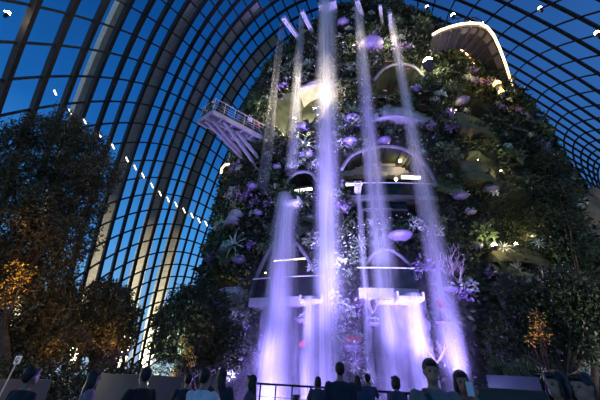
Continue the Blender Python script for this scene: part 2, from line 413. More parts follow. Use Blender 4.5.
# flat-ish crown
th = np.linspace(0, 2*math.pi, 60, endpoint=False); top = mpt(th, 41.9)
mb = MB(); mb.add([V(p) for p in top]+[V((7, 25.5, 42.3))], [(k, (k+1) % 60, 60) for k in range(60)]); build('crown', mb, 'rock', MT)
th = np.linspace(math.pi*.1, math.pi*.9, 60); mb = MB()
vs = []; zs = np.linspace(0, 41.9, 30)
for z in zs: vs += [V(p) for p in mpt(th, z)]
mb.add(vs, [(r*60+c, r*60+c+1, (r+1)*60+c+1, (r+1)*60+c) for r in range(29) for c in range(59)]); build('rear_wall', mb, 'rock', MT)
# ------------------------------------------------------------------ foliage on the mountain
BARE = [[(262, 303), (326, 301), (322, 350), (318, 392), (262, 395)], [(362, 300), (424, 298), (428, 340), (436, 392), (372, 392)]]
def sample(n):
    out = []; 
    while sum(len(o[0]) for o in out) < n:
        th = rng.uniform(math.pi*.93, math.pi*2.07, 20000); z = rng.uniform(.2, 41.9, 20000)
        P, N, px, vis = wallpts(th, z)
        k = (px[:, 0] > -30) & (px[:, 0] < 640) & (px[:, 1] > -30) & (px[:, 1] < 430) & (vis | (rng.random(20000) < .3))
        for poly in [q for q, _ in OPEN.values()]+BARE: k &= ~(inpoly(px, poly) & vis)
        out.append((P[k], N[k], px[k]))
    return [np.concatenate(q)[:n] for q in zip(*out)]
def foliage(n, lo, hi, name, m, sel=None, off=(-.1, .75), width=.42):
    P, N, px = sample(n)
    cl = np.array([noise.noise(V(p*.55)) for p in P])
    k = np.ones(len(P), bool) if sel is None else sel(P, px, cl)
    P, N, cl = P[k], N[k], cl[k]
    P = P+N*(rng.uniform(off[0], off[1], len(P))*(.5+.9*np.clip(cl+.4, 0, 1)))[:, None]
    build(name, leafcloud(P, N, rng.uniform(lo, hi, len(P)), width), m, MT, kind='stuff')
def centre(px): return np.clip(1-np.abs(px[:, 0]-(345+.03*(px[:, 1]-200)))/105, 0, 1)*np.clip((px[:, 1]-60)/120, .25, 1)
foliage(52000, .2, .55, 'dark_foliage', 'leaf_dark')
foliage(44000, .18, .45, 'green_foliage', 'leaf_mid', lambda P, px, cl: rng.random(len(P)) < (.25+.6*centre(px))*(cl > -.12))
foliage(130000, .07, .21, 'pale_foliage', 'leaf_pale', lambda P, px, cl: (rng.random(len(P)) < (.015+.6*centre(px)**1.1)*(cl > -.05)), off=(.1, .9), width=.5)
foliage(16000, .15, .4, 'mauve_foliage', 'leaf_mauve', lambda P, px, cl: (rng.random(len(P)) < (.03+.8*centre(px))*(cl < -.1)), off=(.1, .7))
# concrete lips round the arched openings
M['rim'] = mat('weathered_rim', (.19, .18, .2), .7, var=.4, vscale=3.)
def lip(pts, r, name='arch_rim', m='rim'):
    q = [on_mtn(x, y, .6)[0] for x, y in pts]
    # resample smooth
    Q = []
    for a in range(len(q)-1):
        p0, p1, p2, p3 = q[max(a-1, 0)], q[a], q[a+1], q[min(a+2, len(q)-1)]
        for s in range(5):
            t = s/5; Q.append(.5*((2*p1)+(-p0+p2)*t+(2*p0-5*p1+4*p2-p3)*t*t+(-p0+3*p1-3*p2+p3)*t**3))
    Q.append(q[-1]); mb = MB(); mb.tube(Q, r, 8); build(name, mb, m, MT, smooth=True)
lip([(341, 170), (350, 157), (366, 149), (386, 146), (404, 149), (418, 157), (429, 170), (436, 186)], .14)
lip([(250, 300), (255, 282), (263, 262), (272, 246), (283, 236), (293, 240), (304, 253), (316, 272), (326, 288)], .13)
lip([(363, 276), (371, 256), (385, 249), (398, 254), (410, 266), (417, 280)], .11)
lip([(286, 186), (291, 177), (300, 172), (311, 173), (317, 181)], .13)
lip([(300, 88), (318, 83), (337, 81)], .2)
lip([(374, 80), (384, 69), (399, 64), (415, 68), (425, 80)], .14)
M['wet'] = mat('wet_stone', (.3, .29, .33), .35, col2=(.12, .12, .14), vscale=1.6, bump=.5)
# ------------------------------------------------------------------ balconies and things inside the openings
M['olive'] = mat('olive_lit_concrete', (.13, .12, .055), .8, var=.4, vscale=1.5)  # concrete with the olive light put into its colour
def balcony(name, label, px, th, depth, h, group=None, glass=True, slabmat='conc', inset=.2, out=1., strip=None):
    pm = px[len(px)//2]; p, n = on_mtn(*pm, out); z = p.z
    
    if not glass:
        e = []
        for k in range(13):
            t_ = k/12*(len(px)-1); a_ = min(int(t_), len(px)-2); f_ = t_-a_; e.append(on_mtn(px[a_][0]+(px[a_+1][0]-px[a_][0])*f_, px[a_][1]+(px[a_+1][1]-px[a_][1])*f_, out*(.25+.75*math.sin(math.pi*k/12)**.7))[0])
    else: e = [on_mtn(x, y, out)[0] for x, y in px]
    z = sum(q.z for q in e)/len(e); inw = -n*depth
    # straighten into the surface
    e = [V((q.x, q.y, z)) for q in e]
    r = root(name, e[len(e)//2], label, 'balcony', group)
    mb = MB(); mb.slab(e, inw, th); build('slab', mb, slabmat, r)
    g = [q-n*inset for q in e]
    mb = MB(); mb.wall(g, h-.06, .02); build('glass_panel' if glass else 'parapet', mb, 'rail_glass' if glass else slabmat, r)
    mb = MB(); mb.tube([q+V((0, 0, h)) for q in g], .035, 6); build('handrail', mb, 'white' if glass else slabmat, r)
    if strip:
        mb = MB(); mb.tube([q+n*.03-V((0, 0, th*.5)) for q in e], strip, 6); build('led_strip', mb, 'white_strip', r)
    return r
balcony('balcony', 'pale walkway with glass balustrade in the lower tall pointed arch beside the widest fall', [(249, 301), (275, 298), (300, 296), (325, 292)], .5, 4, 1.2)
balcony('balcony', 'short pale walkway with glass balustrade in the lower middle arch with the yellow wall', [(359, 292), (380, 290), (401, 287), (418, 284)], .55, 4, 1.2)
balcony('balcony', 'long glazed balcony spanning the largest upper arch', [(349, 199), (370, 197), (400, 195), (437, 190)], .3, 4.5, 1.1, out=.2, slabmat='darkconc')
balcony('balcony', 'narrow pale landing under the long glazed balcony of the largest arch', [(361, 210), (380, 209), (408, 207)], .16, 4, .9, out=.0, slabmat='darkconc')
balcony('balcony', 'lowest narrow landing seen inside the largest arch', [(366, 219), (378, 218), (394, 217)], .16, 3, .8, out=.0, slabmat='darkconc')
balcony('terrace', 'curved grey terrace edge above the pale violet arch rim, below the dark recess', [(366, 117), (385, 113), (405, 112), (432, 113)], .6, 3, .5, glass=False, slabmat='conc', out=1.3)
balcony('terrace', 'curved grey terrace lip over the warmly lit alcove', [(299, 86), (318, 80), (342, 77)], .22, 2, .12, glass=False, slabmat='darkconc', out=1.)
balcony('terrace', 'rounded concrete terrace and parapet with olive light in their colour, high on the dim side', [(454, 122), (463, 126), (478, 130), (496, 131)], .5, 3, 1.2, glass=False, slabmat='olive', out=1.3)
balcony('terrace', 'rounded concrete terrace half hidden by plants under the olive-lit terrace', [(459, 170), (470, 176), (486, 178), (498, 175)], .5, 3, 1.1, glass=False, slabmat='olive', out=1.1)
balcony('terrace', 'little terrace with curved parapet high on the shaded edge beside the glass dome', [(221, 224), (230, 220), (242, 214)], .35, 2, .5, glass=False, out=1.2)
balcony('terrace', 'low terrace with railing beside the tallest pointed arch', [(207, 306), (222, 305), (244, 303)], .4, 2.5, 1.0, glass=False, slabmat='conc', out=1.1)
balcony('terrace', 'wide planted ledge with twin lamps in the olive-lit alcove', [(488, 254), (505, 256), (525, 256), (547, 252)], .5, 3, .4, glass=False, slabmat='olive', out=.8)
def inside(x, y, dep):
    p, n = on_mtn(x, y); d = ray(x, y); return p+d*(dep/max(.25, -d.dot(n)))
def stripline(name, label, a, b, dep, r=.06, m='white_strip'):
    A, B = inside(*a, dep), inside(*b, dep); B.z = A.z = (A.z+B.z)/2
    mb = MB(); mb.beam(A, B, r*2, r*2); hb = MB(); hb.beam(A+V((0, 0, r*2)), B+V((0, 0, r*2)), r*4, r*2)
    o = root(name, (A+B)/2, label, 'light'); build('tube', mb, m, o); build('housing', hb, 'darkconc', o)
    return (A+B)/2
stripline('strip_light', 'warm ceiling strip light in the largest arch, the one ending in a round lamp', (402, 179), (422, 176), 1.5, .09)
stripline('strip_light', 'warm ceiling strip light in the largest arch beside the main waterfall', (346, 185), (362, 183.5), 1.5, .08)
stripline('strip_light', 'warm strip light inside the small arch beside the main waterfall', (295, 191.5), (312, 188.5), 1.2, .08)
stripline('strip_light', 'thin strip light high in the lower tall pointed arch, beside the widest fall', (268, 261.5), (318, 257.5), 1.2, .035)
stripline('strip_light', 'slanting yellow strip light at the edge of the lower tall pointed arch', (259, 270), (266, 276), .9, .05, 'warm_strip')
stripline('strip_light', 'small strip light under the crown of the lower middle arch', (385, 253.5), (392, 253.5), 1., .05)
for x, y, lab in ((396, 179.5, 'round ceiling lamp at the near end of a warm strip in the largest arch'), (427, 174.5, 'bright round lamp at the far end of the warm strip in the largest arch'), (400, 161, 'tiny round ceiling lamp deep in the largest arch')):
    p = inside(x, y, 1.4); o = root('ceiling_lamp', p, lab, 'lamp'); mb = MB(); mb.ell(p, (.12, .12, .12)); build('bulb', mb, 'bulb_dim', o, smooth=True)
    mb = MB(); mb.tube([p+V((0, 0, .1)), p+V((0, 0, .3))], [.14, .1], 10); build('housing', mb, 'darkconc', o); point(p-V((0, .3, .15)), (1, .75, .45), 60)
# ceiling beams in the main arch
for (x1, y1, x2, y2), lab in (((342, 170, 434, 158), 'front'), ((344, 178, 432, 168), 'second')):
    A, B = inside(x1, y1, 2.2), inside(x2, y2, 2.2); A.z = B.z = (A.z+B.z)/2
    mb = MB(); mb.beam(A, B, .6, .8); build('ceiling_beam', mb, 'conc', label='%s concrete ceiling beam inside the largest arch' % lab, cat='beam', loc=(A+B)/2)
for x, y, lab in ((347, 175, 'beside the main fall'), (382, 171, 'in the middle'), (420, 166, 'near the round lamp')):
    p = inside(x, y, 1.5); o = build('vent_box', MB().box(p, (.9, .5, .5)), 'conc', loc=p, label='pale box under the ceiling beams of the largest arch, %s' % lab, cat='box')
for poly, nm in (([(262, 303), (326, 301)], 395), ([(362, 300), (426, 298)], 395)):
    top = [on_mtn(poly[0][0]+(poly[1][0]-poly[0][0])*t, poly[0][1], .15)[0] for t in np.linspace(0, 1, 9)]
    vs = []
    for q in range(13): vs += [V((p.x, p.y-.15*(q/12), p.z*(1-q/12)+.02))+V((0, .25*noise.noise(V((p.x*1.5, q*.6, 0))), 0)) for p in top]
    mb = MB(); mb.add(vs, [(r*9+c, r*9+c+1, (r+1)*9+c+1, (r+1)*9+c) for r in range(12) for c in range(8)]); build('wet_wall', mb, 'wet', MT, smooth=True)
# yellow lit wall in the lower middle arch
A, B = inside(362, 282, 3.6), inside(381, 280, 3.6)
mb = MB(); mb.wall([V((A.x, A.y, A.z-1)), V((B.x, B.y, A.z-1))], 4., .1); M['yellow'] = mat('yellow_plaster', (.5, .45, .1), .7, var=.3)
build('partition', mb, 'yellow', label='yellow-green plastered partition inside the lower middle arch', cat='partition', loc=A)
point(inside(372, 262, 2.2), (1, .8, .35), 60); point(inside(410, 275, 2.), (.9, .85, .6), 25)
point(inside(300, 275, 2.4), (.8, .7, 1.), 40)
# lamps of the warm terrace and the other lit corners
def uplight(x, y, out, label, col, watts, r=.12, bulb='bulb', tgt=None, hood=True, off=None):
    p, n = on_mtn(x, y, out); o = root('floodlight', p, label, 'floodlight')
    mb = MB(); mb.ell(p, (r, r, r)); build('bulb', mb, bulb, o, smooth=True)
    if hood: mb = MB(); mb.tube([p-V((0, 0, r*.6)), p-V((0, 0, r*2.4))], [r*1.25, r*.8], 10); build('lamp_body', mb, 'black', o)
    mb = MB(); mb.tube([p-V((0, 0, r*1.6)), p-n*(out+.4)-V((0, 0, r*2))], .04, 6); build('bracket', mb, 'black', o)
    point(p+(n*(r+.12) if off is None else n*off)+V((0, 0, r+.1)), col, watts, r); return p
WARM = (1., .82, .55)
uplight(294, 119, .1, 'floodlight washing the warm alcove, the one at the foot of the thin double streams', WARM, 2200, .16, off=-1.2)
uplight(315, 109, .1, 'floodlight washing the warm alcove, tight beside the main waterfall', WARM, 420, .14, off=-1.4)
uplight(428, 62, 1.8, 'dazzling round floodlight high on the planted wall below the lit ramp', (1., .85, .6), 260, .4)
uplight(393, 45, 1.3, 'warm floodlight behind the slim falls near the summit', WARM, 130, .1, 'bulb_dim')
uplight(354, 46, 1.3, 'warm floodlight behind the summit shrubs beside the main waterfall', WARM, 110, .1, 'bulb_dim')
uplight(494, 245, 1.3, 'brighter of the twin lamps on the alcove ledge', (1., .85, .45), 75, .13)
uplight(516, 244, 1.3, 'smaller of the twin lamps on the alcove ledge', (1., .8, .4), 40, .09)
uplight(501, 171, .5, 'slim warm lamp on the dim planted side above the twin lamps', (1, .75, .4), 30, .07, 'bulb_dim')
uplight(455, 113, .5, 'dim lamp on the olive-lit terrace', (1, .9, .5), 60, .05, 'bulb_dim')
uplight(478, 160, -.3, 'dim lamp under the half hidden terrace', (1, .9, .5), 50, .05, 'bulb_dim')
uplight(232, 213, -.2, 'dim lamp on the little terrace beside the dome', (.9, .9, .8), 40, .05, 'bulb_dim')
uplight(226, 292, .2, 'amber lamp on the low railed terrace', (1, .7, .35), 40, .05, 'bulb_dim')
uplight(236, 165, .4, 'amber lamp under the lookout deck', (1, .7, .35), 25, .05, 'bulb_dim')
# ------------------------------------------------------------------ water spouts and waterfalls
def fall(name, label, tip, zend, w0, w1, m, group=None, along=V((1, 0, 0)), layers=3, back=.5, thick=.25):
    """water dropping from tip: nested wavy curtains, each a curved sheet, one mesh"""
    vs = []; fs = []; uv = []; n = 40; c = 10
    perp = V((-along.y, along.x, 0))
    for l in range(layers):
        o = len(vs); ph = random.random()*9; ll = (l-(layers-1)/2)*thick
        for i in range(n+1):
            t = i/n; z = tip.z+(zend-tip.z)*t; wd = w0+(w1-w0)*t**.7; wd *= 1+.12*math.sin(t*9+ph)
            cx = .06*math.sin(t*14+ph)*t; fwd = -.5*back*math.sqrt(max(t, 0))
            for k in range(c+1):
                s = k/c-.5
                bul = math.cos(s*math.pi)*wd*.28*(1 if l >= layers/2 else -1)
                p = V((tip.x, tip.y, z))+along*(s*wd+cx)+perp*(ll+bul)+V((0, fwd*.3, 0))
                vs.append(p); uv.append((k/c, t*(tip.z-zend)/2.2+ph))
        fs += [(o+i*(c+1)+k, o+i*(c+1)+k+1, o+(i+1)*(c+1)+k+1, o+(i+1)*(c+1)+k) for i in range(n) for k in range(c)]
    mb = MB(); mb.v = vs; mb.f = fs
    ob = build(name, mb, m, loc=(tip.x, tip.y, zend), smooth=True, label=label, cat='waterfall', group=group)
    ul = ob.data.uv_layers.new(name='UVMap'); li = np.zeros(len(ob.data.loops), np.int32); ob.data.loops.foreach_get('vertex_index', li)
    ul.data.foreach_set('uv', np.array(uv)[li].astype(np.float32).ravel()); return ob
def trough(label, rootpx, tippx, w, h, ext=1.2):
    p, n = on_mtn(*rootpx); z = p.z; t = atz(*tippx, z); d = (t-p).normalized(); a = p-d*ext; x = V((-d.y, d.x, 0)); u = V((0, 0, 1))
    o = root('water_spout', p, label, 'water spout')
    mb = MB(); mb.beam(a, t, w, .14); build('channel_floor', mb, 'spout', o)
    for s in (-1, 1):
        mb = MB(); mb.beam(a+x*s*(w/2-.07)+u*h/2, t+x*s*(w/2-.07)+u*h/2, .14, h); build('side_wall', mb, 'spout', o)
    for i in range(int(1+w/.5)):
        mb = MB(); f_ = (i+.5)/int(1+w/.5)-.5; mb.beam(a+x*f_*w*.8-u*.16, t+x*f_*w*.8-u*.16-d*.2, .09, .2); build('rib', mb, 'spout', o)
    return t+u*.08, x
tip, x = trough('broad ribbed trough pouring the main waterfall from the summit', (331, 22), (327, 3), 1.9, .5)
fall('waterfall', 'main broad violet-lit waterfall pouring from the ribbed trough at the summit', tip, .1, 2.0, 2.1, 'water', along=-x, layers=6)
tip, x = trough('slender sloping spout nearest to the glass dome', (302, 44), (283, 18), .4, .3)
fall('waterfall', 'faintest thread of falling water, nearest to the glass dome and the lookout deck', tip, 12, .4, 1., 'water_faint', along=-x, layers=2)
tip, x = trough('slender sloping spout between the dome-side spout and the ribbed trough', (314, 36), (302, 12), .4, .3)
fall('waterfall', 'thin stream dropping past the warm alcove onto the bright lip above the widest fall', tip, 13.5, .5, 1.2, 'water_thin', along=-x, layers=2)
tip, x = trough('spout directly above the crown of the largest arch', (364, 22), (357, 1), .45, .35)
fall('waterfall', 'slim tall waterfall crossing in front of the largest arch', tip, .1, .7, 1.8, 'water_thin', along=-x, layers=3)
tip, x = trough('spout at the summit above the dazzling floodlight', (391, 36), (390, 14), .3, .3)
fall('waterfall', 'slim waterfall that runs past the far edge of the largest arch, outermost of the falls', tip, .1, .6, 1.6, 'water_thin', along=-x, layers=3)
trough('empty dry spout between the two slim tall falls', (383, 28), (380, 6), .3, .25)
def ledge(label, px, w, out, flabel, w0, w1, m, layers=3, zend=.1, depth=1.4):
    p, n = on_mtn(*px, out); x = V((-n.y, n.x, 0)).normalized()
    o = root('spout_ledge', p, label, 'water spout')
    mb = MB(); mb.beam(p-n*depth-V((0, 0, .1)), p-V((0, 0, .1)), w, .2); build('channel_floor', mb, 'spout', o)
    for s in (-1, 1):
        mb = MB(); mb.beam(p-n*depth+x*s*w/2+V((0, 0, .05)), p+x*s*w/2+V((0, 0, .05)), .1, .35); build('side_wall', mb, 'spout', o)
    fall('waterfall', flabel, p+n*.1+V((0, 0, .05)), zend, w0, w1, m, along=x if x.x > 0 else -x, layers=layers)
ledge('bright stone lip at the apex of the lower tall pointed arch', (289, 200), 1.2, 1.3, 'widest and brightest fall, dropping from the lip over the tall pointed arch', 1.1, 2.3, 'water_wide', 7)
ledge('short bright ledge at the end of the walkway by the main waterfall', (311, 299), 1.2, 1.6, 'short straight curtain of water falling from the walkway ledge beside the main waterfall', .85, 1.05, 'water', 3)
ledge('bright ledge at the end of the short walkway in the lower middle arch', (411, 296), 1.3, 1.6, 'short straight curtain of water behind the man in the grey shirt', .95, 1.2, 'water_wide', 3)
ledge('slim spout post in front of the largest arch beside the main waterfall', (358, 184), .35, 1.0, 'pencil-thin stream from the slim spout in front of the largest arch', .32, .7, 'water_thin', 2)
ledge('hidden spout under the lower middle walkway', (385, 300), .9, .8, 'faint curtain of water under the lower middle walkway', .9, 1.3, 'water_thin', 2)
# pool at the foot
M['pool'] = mat('pool_water', (.25, .25, .32), .08)
mb = MB(); mb.box((3, 15.6, .04), (15, 3.4, .08)); build('pool_water', mb, 'pool', kind='stuff', label='shallow pool of water at the foot of the falls')
# mist round the foot of the falls
vm = bpy.data.materials.new('mist'); vm.use_nodes = True; nt = vm.node_tree; nt.nodes.clear(); o = nt.nodes.new('ShaderNodeOutputMaterial')
vs_ = nt.nodes.new('ShaderNodeVolumeScatter'); vs_.inputs['Color'].default_value = (.95, .95, 1, 1); vs_.inputs['Anisotropy'].default_value = .2
tc = nt.nodes.new('ShaderNodeTexCoord'); sp = nt.nodes.new('ShaderNodeSeparateXYZ'); nt.links.new(tc.outputs['Generated'], sp.inputs[0])
r = nt.nodes.new('ShaderNodeMapRange'); r.inputs[3].default_value = .07; r.inputs[4].default_value = 0.; nt.links.new(sp.outputs[2], r.inputs[0]); nt.links.new(r.outputs[0], vs_.inputs['Density'])
nt.links.new(vs_.outputs[0], o.inputs['Volume'])
mb = MB(); mb.ell((2.5, 16.4, 0), (7.2, 2.3, 9), 28, 14); build('mist', mb, vm, kind='stuff', label='violet-lit spray hanging round the foot of the falls')
# ------------------------------------------------------------------ violet show lights at the pool edge
VI = (.35, .265, 1.)
lamps = [((-2.6, 13.2, .7), (-1.2, 18, 5), 3400, 70), ((.2, 13.2, .7), (1.2, 18, 12), 5000, 70), ((2.6, 13.4, .7), (2.5, 18.5, 20), 9000, 60), ((5.2, 13.4, .7), (4.6, 18, 11), 5000, 70), ((7.6, 13.2, .7), (6.8, 18, 6), 4200, 70), ((1.4, 12.6, .7), (1.7, 18, 33), 40000, 34)]
LN = ['outermost on the dome side', 'by the widest fall', 'by the main fall', 'by the lower middle arch', 'outermost on the side of the raised planter', 'a step forward of the rest']
for (p, t, wt, ang), ln in zip(lamps, LN):
    spot(V(p)+V((0, .25, .3)), t, VI, wt*1.35, ang, .8, .15)
    o = root('stage_spotlight', (p[0], p[1], 0), 'black stage spotlight at the pool edge, %s' % ln, 'spotlight')
    mb = MB(); d = (V(t)-V(p)).normalized(); mb.tube([V(p)-d*.25, V(p)+d*.12], [.11, .15], 12); build('lamp_body', mb, 'black', o)
    mb = MB(); mb.tube([(p[0], p[1], 0), (p[0], p[1], p[2]-.1)], .04, 8); build('stand', mb, 'black', o)
for p, t, wt in (((-5, 12, .6), (-2.0, 18, 10), 2900), ((4, 11.5, .6), (2.6, 18, 11), 2900)):
    spot(p, t, (.85, .95, 1.), wt, 44, .9, .2)
for x, wt in ((-.9, 1400), (.6, 110), (1.9, 70), (4.8, 190), (6.4, 190)):
    point((x, 14.7, .35), VI, wt, .15)
# ------------------------------------------------------------------ cantilevered lookout deck (dome side)
zD = on_mtn(268, 141)[0].z
A, B, C_, D_ = (atz(x, y, zD) for x, y in ((213, 109), (268, 138), (258, 146), (199, 119)))
cw = root('lookout_deck', (A+B)/2, 'cantilevered steel lookout deck lit violet, jutting from the planted wall toward the dome', 'lookout')
ux = (B-A).normalized(); A2, B2, C2, D2 = A, B+ux*3, C_+ux*3, D_
mb = MB(); vs = [A2, B2, C2, D2]; vs += [v-V((0, 0, .12)) for v in vs]
mb.add(vs, [(0, 1, 2, 3), (7, 6, 5, 4), (0, 4, 5, 1), (1, 5, 6, 2), (2, 6, 7, 3), (3, 7, 4, 0)]); build('deck_plate', mb, 'darkconc', cw)
for t in (.0, .5, 1.): 
    mb = MB(); mb.beam(A2.lerp(D2, t)-V((0, 0, .3)), B2.lerp(C2, t)-V((0, 0, .3)), .14, .36); build('long_girder', mb, 'conc', cw)
for i in range(9):
    t = i/8*.93; mb = MB(); mb.beam(A2.lerp(B2, t)-V((0, 0, .25)), D2.lerp(C2, t)-V((0, 0, .25)), .12, .3); build('cross_beam', mb, 'conc', cw)
for a, b in (((214, 122), (225, 155)), ((224, 122), (256, 162)), ((206, 121), (238, 158)), ((236, 131), (262, 158))):
    q = on_mtn(max(b[0], 246), b[1]+4)[0]; mb = MB(); mb.beam(atz(*a, zD-.4), q, .2, .22); build('raking_strut', mb, 'conc', cw)
for t in [i/9 for i in range(10)]:
    p = A2.lerp(B2, t); mb = MB(); mb.tube([p, p+V((0, 0, 1.15))], .03, 6); build('rail_post', mb, 'conc', cw)
mb = MB(); mb.tube([D2+V((0, 0, 1.15)), A2+V((0, 0, 1.15)), B2+V((0, 0, 1.15))], .04, 6); mb.tube([C2+V((0, 0, 1.15)), D2+V((0, 0, 1.15))], .04, 6); build('handrail', mb, 'conc', cw)
for z in (.25, .5, .75): mb = MB(); mb.tube([D2+V((0, 0, z)), A2+V((0, 0, z)), B2+V((0, 0, z))], .015, 5); build('rail_wire', mb, 'conc', cw)
for t in (.15, .5, .8): point(A2.lerp(B2, t)+(D2-A2)*.6+V((0, 0, 2.1)), (.9, .8, 1.), 110, .1)  # points added above the deck so its visitors show
spot(V((-6, 14, .6)), (A+C_)/2, (.42, .32, 1.), 4500, 30, .6, .2)
mb = MB(); zz_ = on_mtn(236, 172)[0].z; mb.tube([atz(x, y, zz_) for x, y in ((221, 173), (222, 168), (225, 165), (229, 164))], .09, 8)
build('glow_handrail', mb, 'warm_strip', loc=atz(225, 165, zz_), label='short curved handrail with amber light built in as glow, under the lookout deck', cat='handrail')  # rail glows by itself in place of amber light falling on it
# ------------------------------------------------------------------ summit ramp with the glowing edge
zR = on_mtn(474, 62)[0].z-1.5
outer = [(432, 36), (440, 31.5), (450, 28), (460, 25.5), (470, 24.5), (479, 25), (486, 28.5), (492, 36), (498, 49), (504, 65), (509, 81), (513, 98)]
inner = [(428, 58), (436, 51), (444, 48), (452, 46.5), (458, 47), (463, 49.5), (468, 54), (472, 59), (476, 66), (480, 74), (486, 86), (496, 104)]
ou = [atz(x, y, zR) for x, y in outer]; inn = [atz(x, y, zR) for x, y in inner]
rm = root('summit_ramp', ou[5], 'curving aerial walkway with a glowing amber edge beside the summit', 'walkway')
mb = MB(); n = len(ou); z = V((0, 0, .25)); mb.add(ou+inn+[p-z for p in ou]+[p-z for p in inn], [f for i in range(n-1) for f in ((i, i+1, n+i+1, n+i), (2*n+i, 3*n+i, 3*n+i+1, 2*n+i+1), (i, 2*n+i, 2*n+i+1, i+1), (n+i, n+i+1, 3*n+i+1, 3*n+i))]); build('deck', mb, 'walldark', rm)
for ed, nm in ((ou, 'outer'), (inn, 'inner')):
    q = ed if nm == 'outer' else ed[4:10]
    if nm == 'outer': mb = MB(); mb.tube([p+(a_-b_).normalized()*.14-V((0, 0, .02)) for p, a_, b_ in zip(q, ou, inn)], .1, 8); build('led_strip', mb, 'warm_strip', rm, label='glowing outer edge strip')
    else: mb = MB(); mb.tube([p-V((0, 0, .2)) for p in q], .07, 8); build('led_strip', mb, 'warm_strip', rm, label='glowing inner edge strip')
    mb = MB(); mb.tube([p+V((0, 0, 1.1)) for p in ed], .04, 6); build('handrail', mb, 'rail', rm)
    for p in ed: mb = MB(); mb.tube([p, p+V((0, 0, 1.1))], .03, 6); build('rail_post', mb, 'rail', rm)
for i in range(1, n): mb = MB(); mb.beam(ou[i]-V((0, 0, .4)), inn[i]-V((0, 0, .4)), .15, .3); build('cross_beam', mb, 'walldark', rm)
M['panel'] = mat('pale_panel', (.16, .16, .17), .5)
for i in range(3, n-1): 
    mb = MB(); c = ou[i].lerp(inn[i], .16)-V((0, 0, .3)); mb.beam(c, ou[i+1].lerp(inn[i+1], .16)-V((0, 0, .3)), .5, .05); build('soffit_panel', mb, 'panel', rm)
def lampball(name, label, p, r, bulb, col, watts, cat='lamp'):
    o = root(name, p, label, cat); mb = MB(); mb.ell(p, (r, r, r)); build('bulb', mb, bulb, o, smooth=True)
    mb = MB(); mb.tube([p-V((0, 0, r)), p-V((0, 0, r*3.5))], [r*1.1, r*.7], 8); build('lamp_body', mb, 'black', o)
    if watts: point(p+V((0, -r*1.5, r*1.5)), col, watts, r)
    return o
for x, y, tx, ty, nm in () if bpy.data.objects.get('flood_lamp') else ((470, 22, 520, 20, 'at the crest'), (508, 74, 560, 75, 'on the falling stretch')):  # amber floodlights added on the ramp rail to tint the dome bars
    p_ = atz(x, y, zR+1.3); lampball('flood_lamp', 'small added amber floodlight tinting the dome bars, on the rail of the glowing ramp %s' % nm, p_, .09, 'bulb_gold', (1, .6, .2), 0)
    spot(p_+V((.4, 0, .5)), CAM+ray(tx, ty)*34, (1., .55, .2), 5200, 110, .9, .1)
lampball('flood_lamp', 'amber round lamp hanging in the leaves under the glowing ramp, upper of two', on_mtn(497, 84, 1.8)[0], .3, 'bulb_gold', (1, .6, .1), 160)
for x, y, tx, ty, nm in () if bpy.data.objects.get('flood_lamp') else ((470, 22, 520, 20, 'at the crest'), (508, 74, 560, 75, 'on the falling stretch')):  # repeat of the added floodlights that tint the dome bars
    p_ = atz(x, y, zR+1.3); lampball('flood_lamp', 'small added amber floodlight tinting the dome bars, on the rail of the glowing ramp %s' % nm, p_, .09, 'bulb_gold', (1, .6, .2), 0)
    spot(p_+V((.4, 0, .5)), CAM+ray(tx, ty)*34, (1., .55, .2), 5200, 110, .9, .1)
lampball('flood_lamp', 'amber round lamp hanging in the leaves under the glowing ramp, lower of two', on_mtn(501, 92, 1.7)[0], .22, 'bulb_gold', (1, .6, .1), 110)
for x, y, k, lab in ((8, 13, 38, 'bright floodlight fixed high on the dome rib above the dark tree'), (453, 15, 36, 'small white floodlight on the dome lattice above the glowing ramp'), (427, 7, 38, 'tiny amber floodlight on the dome lattice above the summit'), (540, 8, 30, 'tiny white floodlight on the dome lattice far beyond the ramp'), (597, 33, 24, 'greenish floodlight on the dome lattice at the outermost rib')):
    lampball('dome_floodlight', lab, CAM+ray(x, y)*k, .16 if k > 30 else .12, 'bulb' if x in (8, 453) else 'bulb_dim', (1, .9, .7), 60 if x == 8 else 0)
# reflections of walkway lights in the glass, built as glowing dashes along the dome
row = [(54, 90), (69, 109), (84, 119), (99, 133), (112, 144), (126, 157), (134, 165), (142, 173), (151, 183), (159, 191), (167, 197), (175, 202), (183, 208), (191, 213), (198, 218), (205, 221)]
LB = 'short white glowing dash for a glass reflection, in the slanting row along the lower dome'
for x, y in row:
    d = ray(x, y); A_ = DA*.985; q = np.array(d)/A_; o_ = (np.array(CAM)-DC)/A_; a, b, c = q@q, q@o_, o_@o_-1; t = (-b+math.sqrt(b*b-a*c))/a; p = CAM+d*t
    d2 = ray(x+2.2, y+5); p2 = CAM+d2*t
    o = root('glass_reflection', p, LB, 'lamp', 'row of glowing glass reflections along the dome'); mb = MB(); mb.tube([p, p2], .07, 6); build('tube', mb, 'white_strip', o)
    mb = MB(); k = (p-CAM).normalized()*.14; mb.tube([p+k, p2+k], .09, 6); build('housing', mb, 'rung', o)  # dark backing behind each reflection dash, not a real lamp part
